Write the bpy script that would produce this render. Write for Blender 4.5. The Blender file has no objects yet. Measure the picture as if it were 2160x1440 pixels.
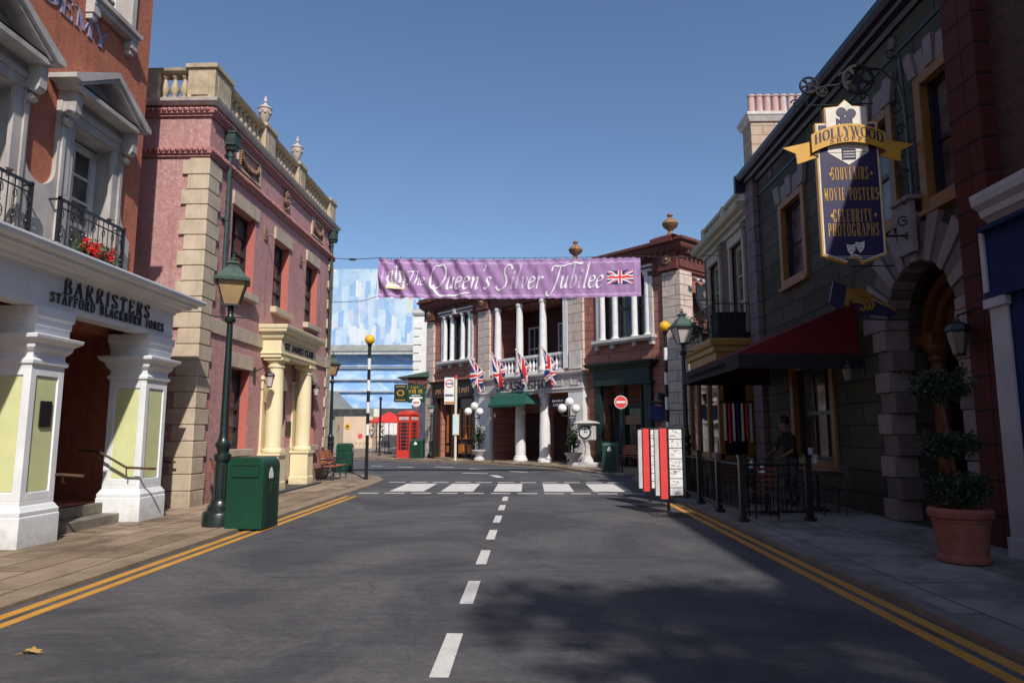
import bpy, math, random
from math import sin, cos, pi, radians as R, atan2, sqrt
from mathutils import Vector, Matrix
random.seed(7)
S = bpy.context.scene
# ---------------------------------------------------------------- camera
cam = bpy.data.objects.new("camera", bpy.data.cameras.new("camera")); S.collection.objects.link(cam)
cam.data.sensor_width = 36; cam.data.lens = 24.0
cam.data.clip_start = .1; cam.data.clip_end = 1500
F = 1440.; PITCH = math.atan(191/F); YAW = math.atan(38/(F/cos(PITCH)))
cam.location = (0, 0, 1.55)
cam.rotation_euler = (R(90)+PITCH, 0, YAW)
S.camera = cam
# ---------------------------------------------------------------- light
SUNV = Vector((.37, -1, 1.0)).normalized()      # towards the sun
w = bpy.data.worlds.new("World"); S.world = w; w.use_nodes = True
nt = w.node_tree; bg = nt.nodes["Background"]; sky = nt.nodes.new("ShaderNodeTexSky")
sky.sky_type = 'NISHITA'; sky.sun_disc = False
sky.sun_elevation = math.asin(SUNV.z); sky.sun_rotation = atan2(SUNV.x, SUNV.y)
sky.air_density = 1.0; sky.dust_density = .9; sky.ozone_density = 4.5
nt.links.new(sky.outputs[0], bg.inputs[0]); bg.inputs[1].default_value = .13
sl = bpy.data.lights.new("sun", 'SUN'); sl.energy = 5.0; sl.angle = R(.8); sl.color = (1, .93, .84)
so = bpy.data.objects.new("sun", sl); S.collection.objects.link(so)
so.rotation_euler = SUNV.to_track_quat('Z', 'Y').to_euler(); so.location = (10, -10, 30)
S.view_settings.view_transform = 'Standard'; S.view_settings.look = 'None'
S.view_settings.gamma = 1; S.view_settings.use_curve_mapping = False
S.view_settings.exposure = 0.0
# ---------------------------------------------------------------- materials
def rgb(c): return (c[0], c[1], c[2], 1)
def _base(name, rough, metal, spec):
    m = bpy.data.materials.new(name); m.use_nodes = True; t = m.node_tree
    b = t.nodes["Principled BSDF"]; b.inputs["Roughness"].default_value = rough
    b.inputs["Metallic"].default_value = metal; b.inputs["Specular IOR Level"].default_value = spec
    return m, t, b
def _noise(t, vec, sc, det=4, ro=.6, dist=0):
    n = t.nodes.new("ShaderNodeTexNoise"); n.inputs["Scale"].default_value = sc
    n.inputs["Detail"].default_value = det; n.inputs["Roughness"].default_value = ro
    n.inputs["Distortion"].default_value = dist
    t.links.new(vec, n.inputs["Vector"]); return n.outputs["Fac"]
def _ramp(t, fac, a, b, c1, c2):
    r = t.nodes.new("ShaderNodeValToRGB"); t.links.new(fac, r.inputs[0])
    r.color_ramp.elements[0].position = a; r.color_ramp.elements[1].position = b
    r.color_ramp.elements[0].color = rgb(c1); r.color_ramp.elements[1].color = rgb(c2)
    return r.outputs[0]
def _mix(t, fac, a, b, mode='MIX'):
    m = t.nodes.new("ShaderNodeMix"); m.data_type = 'RGBA'; m.blend_type = mode
    if isinstance(fac, float): m.inputs[0].default_value = fac
    else: t.links.new(fac, m.inputs[0])
    for i, v in ((6, a), (7, b)):
        if isinstance(v, tuple): m.inputs[i].default_value = rgb(v)
        else: t.links.new(v, m.inputs[i])
    return m.outputs[2]
def _bump(t, b, h, st, dist=.02):
    n = t.nodes.new("ShaderNodeBump"); n.inputs["Strength"].default_value = st
    n.inputs["Distance"].default_value = dist; t.links.new(h, n.inputs["Height"])
    t.links.new(n.outputs[0], b.inputs["Normal"]); return n
def weather(t, v, col, dirt, streak=.3, base=.5):      # rain streaks and splash dirt near the pavement
    mp = t.nodes.new("ShaderNodeMapping"); mp.inputs["Scale"].default_value = (5, 5, .35); t.links.new(v, mp.inputs[0])
    st = _ramp(t, _noise(t, mp.outputs[0], 1.0, 6, .7, .3), .52, .74, (0, 0, 0), (streak,)*3)
    col = _mix(t, st, col, dirt)
    sp = t.nodes.new("ShaderNodeSeparateXYZ"); t.links.new(v, sp.inputs[0])
    a = t.nodes.new("ShaderNodeMath"); a.operation = 'MULTIPLY_ADD'; a.inputs[1].default_value = -.9
    n = t.nodes.new("ShaderNodeMath"); n.operation = 'MULTIPLY_ADD'; n.inputs[1].default_value = 1.5; n.inputs[2].default_value = -.3
    t.links.new(_noise(t, v, 5, 7, .75, .5), n.inputs[0]); t.links.new(sp.outputs[2], a.inputs[0]); t.links.new(n.outputs[0], a.inputs[2])
    return _mix(t, _ramp(t, a.outputs[0], .12, .5, (0, 0, 0), (base,)*3), col, dirt)
def mk(name, c, c2=None, rough=.7, sc=3., bump=.15, bsc=60, metal=0, spec=.4, vs=1., grime=0., lo=.35, hi=.68, dist=0, wth=None):
    m, t, b = _base(name, rough, metal, spec)
    if c2 is None: c2 = tuple(x*.78 for x in c)
    tc = t.nodes.new("ShaderNodeTexCoord"); mp = t.nodes.new("ShaderNodeMapping")
    mp.inputs["Scale"].default_value = (1, 1, vs); t.links.new(tc.outputs["Object"], mp.inputs[0])
    col = _ramp(t, _noise(t, mp.outputs[0], sc, 6, .65, dist), lo, hi, c2, c)
    if grime:
        g = _ramp(t, _noise(t, mp.outputs[0], sc*.35, 5, .7, .4), .5, .75, (0, 0, 0), (grime,)*3)
        col = _mix(t, g, col, tuple(x*.45 for x in c))
    if wth: col = weather(t, tc.outputs["Object"], col, wth[0], wth[1], wth[2])
    t.links.new(col, b.inputs["Base Color"])
    if bump: _bump(t, b, _noise(t, tc.outputs["Object"], bsc, 4), bump)
    return m
def mkblock(name, c1, c2, mortar, bw, bh, ms=.012, bump=.5, off=.5, rough=.8, sc=6, plane='xz', tex=.25, stain=.35, blotch=0):
    m, t, b = _base(name, rough, 0, .3)
    tc = t.nodes.new("ShaderNodeTexCoord"); sp = t.nodes.new("ShaderNodeSeparateXYZ"); cb = t.nodes.new("ShaderNodeCombineXYZ")
    t.links.new(tc.outputs["Object"], sp.inputs[0])
    if plane == 'xz':
        ad = t.nodes.new("ShaderNodeMath"); ad.operation = 'ADD'
        t.links.new(sp.outputs[0], ad.inputs[0]); t.links.new(sp.outputs[1], ad.inputs[1])
        t.links.new(ad.outputs[0], cb.inputs[0]); t.links.new(sp.outputs[2], cb.inputs[1])
    else:      # ground slabs: rows run along the street
        t.links.new(sp.outputs[0], cb.inputs[1]); t.links.new(sp.outputs[1], cb.inputs[0])
    br = t.nodes.new("ShaderNodeTexBrick"); t.links.new(cb.outputs[0], br.inputs["Vector"])
    br.offset = off; br.inputs["Scale"].default_value = 1; br.inputs["Brick Width"].default_value = bw
    br.inputs["Row Height"].default_value = bh; br.inputs["Mortar Size"].default_value = ms
    br.inputs["Mortar Smooth"].default_value = .2; br.inputs["Bias"].default_value = 0
    br.inputs["Color1"].default_value = rgb(c1); br.inputs["Color2"].default_value = rgb(c2)
    br.inputs["Mortar"].default_value = rgb(mortar)
    n = _noise(t, tc.outputs["Object"], sc, 6, .7)
    col = _mix(t, .9, br.outputs["Color"], _ramp(t, n, .3, .7, (.72,)*3, (1.1,)*3), 'MULTIPLY')
    g = _ramp(t, _noise(t, tc.outputs["Object"], .7, 8, .75, .9), .46, .60 if blotch else .70, (0, 0, 0), (min(1, stain),)*3)
    col = _mix(t, g, col, tuple(x*.5 for x in c2))
    t.links.new(col, b.inputs["Base Color"])
    if blotch: col = _mix(t, blotch, col, _ramp(t, _noise(t, tc.outputs["Object"], 1.9, 9, .78, 1.4), .43, .58, (.50, .48, .45), (1.35, 1.33, 1.28)), 'MULTIPLY')
    inv = t.nodes.new("ShaderNodeMath"); inv.operation = 'MULTIPLY_ADD'
    inv.inputs[1].default_value = -1; t.links.new(br.outputs["Fac"], inv.inputs[0])
    n2 = t.nodes.new("ShaderNodeMath"); n2.operation = 'MULTIPLY'; n2.inputs[1].default_value = tex
    t.links.new(_noise(t, tc.outputs["Object"], 25, 4), n2.inputs[0]); t.links.new(n2.outputs[0], inv.inputs[2])
    _bump(t, b, inv.outputs[0], bump, .02)
    return m
def mkstucco(name, c, c2, c3, bump=.6):
    m, t, b = _base(name, .85, 0, .25)
    tc = t.nodes.new("ShaderNodeTexCoord"); v = tc.outputs["Object"]
    a = _ramp(t, _noise(t, v, 9, 8, .75, 1.2), .4, .62, c2, c)
    g = _ramp(t, _noise(t, v, .9, 6, .7, .5), .42, .7, (0, 0, 0), (.55,)*3)
    a = _mix(t, g, a, c3); a = weather(t, v, a, tuple(x*.55 for x in c3), .55, .6)
    t.links.new(a, b.inputs["Base Color"])
    _bump(t, b, _noise(t, v, 14, 8, .7, 1.5), bump, .03)
    return m
def mkasphalt():
    m, t, b = _base("asphalt", .82, 0, .35)
    tc = t.nodes.new("ShaderNodeTexCoord"); v = tc.outputs["Object"]
    mp = t.nodes.new("ShaderNodeMapping"); mp.inputs["Scale"].default_value = (.6, 2.2, 1); t.links.new(v, mp.inputs[0])
    a = _ramp(t, _noise(t, v, 260, 3, .8), .3, .75, (.062, .064, .070), (.128, .129, .134))
    big = _ramp(t, _noise(t, v, .45, 8, .68, .8), .42, .6, (.66, .66, .68), (1.15, 1.12, 1.1))
    a = _mix(t, 1., a, big, 'MULTIPLY')
    scuff = _ramp(t, _noise(t, mp.outputs[0], 2.2, 9, .8, 1.5), .38, .68, (.78, .78, .79), (1.13, 1.12, 1.12))
    a = _mix(t, .8, a, scuff, 'MULTIPLY')
    sp = _ramp(t, _noise(t, v, 700, 1, .5), .70, .78, (0, 0, 0), (.4,)*3)
    a = _mix(t, sp, a, (.2, .19, .18))
    mid = _ramp(t, _noise(t, v, 17, 10, .82, .4), .42, .58, (.82, .82, .83), (1.15, 1.14, 1.13)); a = _mix(t, 1., a, mid, 'MULTIPLY')
    mp2 = t.nodes.new("ShaderNodeMapping"); mp2.inputs["Scale"].default_value = (.25, 3.0, 1); mp2.inputs["Rotation"].default_value = (0, 0, R(4)); t.links.new(v, mp2.inputs[0])
    a = _mix(t, 1., a, _ramp(t, _noise(t, mp2.outputs[0], 3.2, 10, .8, .8), .43, .57, (.93, .93, .94), (1.06, 1.06, 1.06)), 'MULTIPLY')
    # hairline cracks
    vo = t.nodes.new("ShaderNodeTexVoronoi"); vo.feature = 'DISTANCE_TO_EDGE'; vo.inputs["Scale"].default_value = .2
    nn = t.nodes.new("ShaderNodeTexNoise"); nn.inputs["Scale"].default_value = 1.3; nn.inputs["Detail"].default_value = 8
    t.links.new(v, nn.inputs["Vector"]); mv = _mix(t, .42, v, nn.outputs["Color"], 'LINEAR_LIGHT')
    t.links.new(mv, vo.inputs["Vector"])
    cr = _ramp(t, vo.outputs[0], .0008, .0032, (.55,)*3, (0, 0, 0)); cr = _mix(t, 1., cr, _ramp(t, _noise(t, v, .8, 4), .45, .6, (0, 0, 0), (1, 1, 1)), 'MULTIPLY')
    a = _mix(t, cr, a, (.03, .03, .032))
    t.links.new(a, b.inputs["Base Color"])
    _bump(t, b, _noise(t, v, 320, 3, .8), .35, .01)
    return m
def mkpaint(name, c, under=(.07, .07, .072), wear=.6, sc=14):
    m, t, b = _base(name, .7, 0, .3)
    tc = t.nodes.new("ShaderNodeTexCoord"); v = tc.outputs["Object"]
    n = _noise(t, v, sc, 9, .8, .6)
    a = _mix(t, _ramp(t, n, wear, wear+.06, (0, 0, 0), (.9,)*3), c, under)
    a = _mix(t, .8, a, _ramp(t, _noise(t, v, 2.5, 6, .7), .3, .7, (.7,)*3, (1.08,)*3), 'MULTIPLY')
    t.links.new(a, b.inputs["Base Color"]); return m
def mkglass(name, c=(.012, .014, .018), rough=.06):
    m, t, b = _base(name, rough, 0, .6)
    tc = t.nodes.new("ShaderNodeTexCoord"); v = tc.outputs["Object"]
    t.links.new(_ramp(t, _noise(t, v, 1.6, 3), .4, .65, c, tuple(x*3.2 for x in c)), b.inputs["Base Color"])
    _bump(t, b, _noise(t, v, 1.5, 2), .06, .05)
    return m
def mkflow(name, cols, sc=1.0, vs=.3):       # patchwork mural of rectangular panels
    m, t, b = _base(name, .8, 0, .2)
    tc = t.nodes.new("ShaderNodeTexCoord"); mp = t.nodes.new("ShaderNodeMapping")
    mp.inputs["Scale"].default_value = (sc, 0, sc*vs); t.links.new(tc.outputs["Object"], mp.inputs[0])
    vo = t.nodes.new("ShaderNodeTexVoronoi"); vo.distance = 'CHEBYCHEV'; vo.inputs["Scale"].default_value = 1; vo.inputs["Randomness"].default_value = .75
    t.links.new(mp.outputs[0], vo.inputs["Vector"])
    s = t.nodes.new("ShaderNodeSeparateXYZ"); t.links.new(vo.outputs["Color"], s.inputs[0])
    r = t.nodes.new("ShaderNodeValToRGB"); t.links.new(s.outputs[0], r.inputs[0])
    r.color_ramp.interpolation = 'CONSTANT'
    while len(r.color_ramp.elements) < len(cols): r.color_ramp.elements.new(.5)
    for i, c in enumerate(cols): r.color_ramp.elements[i].position = i/(len(cols)-.99); r.color_ramp.elements[i].color = rgb(c)
    col = _mix(t, .35, r.outputs[0], _ramp(t, _noise(t, tc.outputs["Object"], 1.1, 6, .6, .5), .35, .7, (.8,)*3, (1.15,)*3), 'MULTIPLY')
    vo2 = t.nodes.new("ShaderNodeTexBrick"); cb = t.nodes.new("ShaderNodeCombineXYZ"); s2 = t.nodes.new("ShaderNodeSeparateXYZ")
    t.links.new(tc.outputs["Object"], s2.inputs[0]); t.links.new(s2.outputs[0], cb.inputs[0]); t.links.new(s2.outputs[2], cb.inputs[1])
    t.links.new(cb.outputs[0], vo2.inputs["Vector"]); vo2.offset = 0
    for k, v in (("Scale", 1), ("Brick Width", 2.4), ("Row Height", 1.8), ("Mortar Size", .02)): vo2.inputs[k].default_value = v
    vo2.inputs["Color1"].default_value = vo2.inputs["Color2"].default_value = (1, 1, 1, 1); vo2.inputs["Mortar"].default_value = (.75, .78, .82, 1)
    col = _mix(t, .8, col, vo2.outputs["Color"], 'MULTIPLY')
    t.links.new(col, b.inputs["Base Color"]); return m
def mkclouds(name):
    m, t, b = _base(name, .8, 0, .2)
    tc = t.nodes.new("ShaderNodeTexCoord"); mp = t.nodes.new("ShaderNodeMapping"); mp.inputs["Scale"].default_value = (.35, .35, .8)
    t.links.new(tc.outputs["Object"], mp.inputs[0])
    t.links.new(_ramp(t, _noise(t, mp.outputs[0], 1.1, 7, .55, .6), .45, .8, (.24, .42, .70), (.66, .76, .87)), b.inputs["Base Color"]); return m
MT = {}
def D(k, m): MT[k] = m; return m
D('asphalt', mkasphalt())
D('white_line', mkpaint("white line paint", (.58, .57, .55), wear=.59, sc=20))
D('zebra_paint', mkpaint("zebra paint", (.62, .61, .59), wear=.6, sc=12))
D('yellow_line', mkpaint("yellow line paint", (.54, .27, .045), wear=.6, sc=22))
D('pave', mkblock("paving tan", (.37, .28, .20), (.24, .175, .12), (.05, .038, .028), 1.7, .5, .014, .3, plane='yx', rough=.75, sc=2.2, tex=.3, stain=1.0, blotch=.85))
D('pavedark', mkblock("paving grey", (.34, .32, .285), (.22, .205, .185), (.03, .03, .03), 2.4, 1.25, .012, .3, plane='xy', rough=.8, sc=2, tex=.3, stain=.8, blotch=.6))
D('kerb', mk("kerb stone", (.22, .2, .18), (.14, .125, .11), sc=2.5, bump=.3))
D('kerbtan', mk("kerb tan", (.30, .23, .165), (.19, .14, .095), sc=2.5, bump=.3))
D('terra', mkstucco("terracotta stucco", (.48, .175, .105), (.38, .125, .075), (.28, .10, .07), .6))
D('terrain', mk("inner orange wall", (.5, .12, .035), (.36, .08, .03), sc=2))
D('greyst', mk("weathered grey paint", (.50, .47, .45), (.30, .275, .26), sc=2.2, vs=.35, grime=.6, bump=.2))
D('lblue', mk("faded blue letters", (.20, .24, .42), (.30, .26, .36), sc=7))
D('white', mk("white paint", (.80, .82, .84), (.68, .70, .72), rough=.45, sc=1.6, bump=.06, grime=.22, wth=((.34, .31, .27), .16, .45)))
D('lime', mk("lime panel", (.66, .68, .36), (.56, .58, .30), rough=.55, sc=2, bump=.05))
D('ironb', mk("black iron", (.018, .018, .02), rough=.4, bump=.1, spec=.5))
D('rail', mk("brown rail", (.12, .06, .03), (.05, .03, .02), rough=.4))
D('step', mk("worn step", (.24, .21, .17), (.13, .115, .095), sc=3, grime=.6, bump=.3))
D('pink', mkstucco("pink stucco", (.58, .36, .345), (.43, .215, .215), (.38, .185, .18), 1.0))
D('pinktrim', mk("dusty red moulding", (.48, .235, .225), (.26, .10, .10), sc=14, bump=.9, bsc=22))
D('redrev', mk("red reveal", (.50, .13, .10), (.4, .12, .1), sc=6, bump=.4))
D('stone', mk("sandstone", (.57, .475, .36), (.43, .35, .26), sc=1.8, grime=.55, bump=.25, bsc=40, wth=((.20, .15, .10), .5, .6)))
D('stonet', mk("pale terrace stone", (.52, .43, .30), (.33, .26, .18), sc=5, grime=.6, bump=.3))
D('whitest', mk("whitewashed ledge", (.62, .58, .55), (.45, .4, .37), sc=5))
D('cream', mk("cream paint", (.76, .67, .43), (.68, .59, .37), rough=.5, sc=1.5, bump=.05, grime=.15, wth=((.38, .31, .2), .2, .5)))
D('copper', mk("verdigris copper", (.045, .08, .07), (.022, .034, .032), rough=.6, sc=8, bump=.5))
D('dframe', mk("dark window frame", (.025, .026, .03), rough=.5))
D('glass', mkglass("window glass"))
D('glassc', mkglass("curtained glass", (.05, .045, .04), .12))
D('urn', mk("urn stone", (.52, .46, .41), (.36, .30, .26), sc=9, bump=.3))
D('dslab', mk("dark plinth slab", (.06, .06, .065), sc=5))
D('lampg', mk("lamp post paint", (.012, .022, .02), rough=.32, bump=.08, spec=.6))
D('lamproof', mk("lantern roof green", (.055, .10, .08), (.03, .06, .05), rough=.5, sc=12))
D('lampgl', mk("amber lantern glass", (.42, .30, .16), (.30, .2, .1), rough=.2, sc=3, bump=0))
D('lampgl2', mk("milky lantern glass", (.55, .50, .48), rough=.25, sc=3, bump=0))
D('bin', mk("bin green", (.006, .055, .031), (.005, .042, .024), rough=.35, sc=2, bump=.04, spec=.5, grime=.25))
D('bind', mk("bin dark green", (.006, .03, .02), rough=.4))
D('slat', mk("orange bench slats", (.42, .12, .045), (.28, .08, .035), rough=.5, sc=5, vs=.4))
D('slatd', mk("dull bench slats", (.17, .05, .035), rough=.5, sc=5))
D('brick', mkblock("brown red blocks", (.42, .18, .135), (.35, .145, .11), (.12, .055, .045), 1.25, .40, .016, .8, sc=3, stain=.5))
D('cred', mk("oxblood trim", (.16, .045, .035), (.09, .028, .022), sc=4, bump=.2))
D('cquoin', mkblock("pale block pilaster", (.66, .54, .47), (.56, .455, .39), (.10, .07, .06), 1.1, .46, .014, .7, sc=4))
D('cstone', mk("grey painted stone", (.60, .575, .56), (.42, .40, .385), sc=2, grime=.35, bump=.2))
D('cwhite', mk("white timber", (.72, .71, .70), (.60, .60, .60), rough=.5, sc=3))
D('rope', mk("worn gilding", (.32, .19, .10), (.13, .07, .04), sc=9, rough=.5))
D('shopw', mk("dark timber shopfront", (.045, .02, .015), (.03, .013, .01), rough=.4, sc=3))
D('shoporange', mk("orange timber panel", (.55, .20, .04), (.4, .13, .03), rough=.4))
D('shopgreen', mk("bottle green shopfront", (.014, .03, .022), (.01, .02, .016), rough=.45))
D('awngreen', mk("green canvas", (.012, .085, .06), (.01, .065, .045), rough=.8, sc=4))
D('dark', mk("dark interior", (.02, .014, .012), rough=.8))
D('darkred', mk("dark red interior", (.06, .018, .016), rough=.8))
D('yglobe', mk("yellow beacon globe", (.80, .42, .02), (.74, .38, .02), rough=.35, bump=0, sc=3))
D('wglobe', mk("white globe", (.82, .82, .80), rough=.2, bump=0))
D('blk', mk("black paint", (.012, .012, .013), rough=.4))
D('wht', mk("gloss white", (.78, .78, .77), rough=.4, bump=.02))
D('purple', mk("purple banner cloth", (.33, .20, .38), (.27, .155, .32), rough=.8, sc=3, bump=.1))
D('silver', mk("silver white print", (.74, .72, .78), (.66, .62, .72), rough=.7, sc=3, bump=0))
D('silvergrey', mk("silver grey print", (.48, .42, .52), (.40, .34, .45), rough=.7, sc=3, bump=0))
D('lilac', mk("lilac hem print", (.50, .35, .56), (.38, .24, .45), rough=.8, sc=6, bump=0))
D('fblue', mk("flag blue", (.022, .035, .16), rough=.8, bump=.1))
D('fred', mk("flag red", (.55, .025, .03), rough=.8, bump=.1))
D('fwhite', mk("flag white", (.74, .72, .72), rough=.8, bump=.1))
D('cyellow', mk("pale yellow print", (.72, .66, .30), rough=.8, bump=0))
D('phred', mk("phone box red", (.62, .05, .03), (.52, .04, .025), rough=.35, sc=3, bump=.03, spec=.5))
D('umbred', mk("red canvas", (.72, .04, .04), rough=.8))
D('cable', mk("cable", (.03, .03, .035), rough=.6))
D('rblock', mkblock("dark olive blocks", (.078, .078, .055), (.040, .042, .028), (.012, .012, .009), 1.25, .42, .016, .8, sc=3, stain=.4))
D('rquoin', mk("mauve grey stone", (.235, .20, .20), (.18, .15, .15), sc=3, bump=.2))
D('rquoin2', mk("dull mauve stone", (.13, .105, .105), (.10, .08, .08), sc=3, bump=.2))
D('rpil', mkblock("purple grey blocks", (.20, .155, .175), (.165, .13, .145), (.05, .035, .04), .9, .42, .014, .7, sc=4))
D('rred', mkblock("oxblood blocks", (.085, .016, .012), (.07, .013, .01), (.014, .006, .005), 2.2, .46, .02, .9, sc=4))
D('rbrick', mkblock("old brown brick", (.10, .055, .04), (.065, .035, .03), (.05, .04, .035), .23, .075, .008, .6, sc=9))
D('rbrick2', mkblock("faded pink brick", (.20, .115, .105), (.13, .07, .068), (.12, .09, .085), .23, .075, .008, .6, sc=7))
D('gutter', mk("navy gutter", (.018, .018, .032), rough=.4))
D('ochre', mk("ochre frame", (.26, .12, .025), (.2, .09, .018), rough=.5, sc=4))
D('ochrep', mk("ochre balcony paint", (.36, .21, .055), (.28, .16, .04), rough=.55, sc=3))
D('rcream', mk("dull cream paint", (.42, .40, .30), (.34, .32, .24), rough=.6, sc=3))
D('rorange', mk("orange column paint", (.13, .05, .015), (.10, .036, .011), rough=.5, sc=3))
D('rdoor', mk("navy door paint", (.02, .022, .06), rough=.4))
D('rawn', mk("dark red canvas", (.13, .005, .010), (.10, .004, .008), rough=.85, sc=4))
D('val', mk("black canvas valance", (.02, .018, .02), rough=.9))
D('shopblue', mk("royal blue fascia", (.012, .024, .10), (.009, .018, .08), rough=.75, sc=2, spec=.15))
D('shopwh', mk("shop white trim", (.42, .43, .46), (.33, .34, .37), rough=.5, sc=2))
D('signblue', mk("navy signboard", (.022, .018, .075), (.018, .014, .06), rough=.45, sc=2, bump=.02))
D('goldshade', mk('gold paint darkened for shade', (.30, .165, .03), (.24, .13, .02), rough=.5, sc=4))  # darker copy of the gold: street shade put into the hand sign's colour
D('shadeglass', mk('lantern glass darkened for shade', (.16, .15, .13), rough=.3, bump=0))  # milky glass darkened, shade of the right side painted into its colour
D('gold', mk("gold paint", (.62, .34, .045), (.52, .28, .035), rough=.4, sc=4, bump=.03))
D('cream2', mk("cream sign paint", (.72, .68, .60), rough=.5, sc=3))
D('terrapot', mk("terracotta pot", (.33, .12, .09), (.22, .075, .055), sc=4, grime=.4, rough=.8, bump=.2))
D('leaf', mk("dark leaves", (.028, .055, .02), (.012, .028, .01), sc=6, rough=.5))
D('leafl', mk("green leaves", (.07, .14, .04), (.03, .07, .02), sc=8, rough=.5))
D('flower', mk("red petals", (.65, .015, .02), rough=.6))
D('bark', mk("bark", (.10, .075, .05), rough=.9, sc=9, bump=.6))
D('potpink', mkblock("chimney brick", (.50, .38, .28), (.42, .30, .22), (.25, .2, .16), .8, .32, .015, .6, sc=5))
D('cpot', mk("weathered chimney pot", (.48, .24, .19), (.48, .40, .37), sc=3, vs=.5, rough=.8))
D('boardred', mk("red board edge", (.72, .06, .06), rough=.5, bump=0))
D('cardw', mk("white card", (.80, .80, .80), rough=.5, bump=0, sc=9))
D('bluesign', mk("blue sign", (.016, .04, .15), rough=.4))
D('beige', mk("beige render", (.62, .47, .33), (.55, .41, .29), sc=1.2, grime=.3))
D('shut', mk("cream shutters", (.68, .66, .58), rough=.6))
D('grey', mk("grey panel", (.25, .26, .24), (.18, .19, .18), sc=1))
D('cream3', mk("pale far wall", (.70, .70, .68), (.6, .6, .58), sc=2))
D('mural', mkflow("sky mural", [(.34, .46, .62), (.46, .56, .66), (.40, .54, .64), (.30, .43, .62), (.46, .50, .62), (.48, .58, .64), (.25, .40, .62), (.53, .57, .54), (.37, .49, .64), (.58, .61, .65), (.42, .52, .65)], 1.5, .36))
D('clouds', mkclouds("cloud mural"))
D('steel', mk("pale steel", (.5, .5, .5), (.3, .3, .3), rough=.5))
D('skin', mk("skin", (.22, .11, .07), rough=.6, bump=0))
D('shirt', mk("black shirt", (.015, .014, .016), rough=.9))
D('hair', mk("black hair", (.01, .008, .007), rough=.6))
D('posteryellow', mk("yellow disc", (.7, .4, .02), rough=.5, bump=0))
D('dryleaf', mk('dry leaf', (.50, .34, .12), (.30, .16, .05), sc=30, rough=.8, bump=.4, bsc=120))
D('postbus', mk("cream post", (.66, .62, .5), rough=.5))
D('pale_blue', mk("pale blue map", (.35, .55, .6), (.6, .7, .7), sc=9, rough=.5, bump=0))
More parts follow.
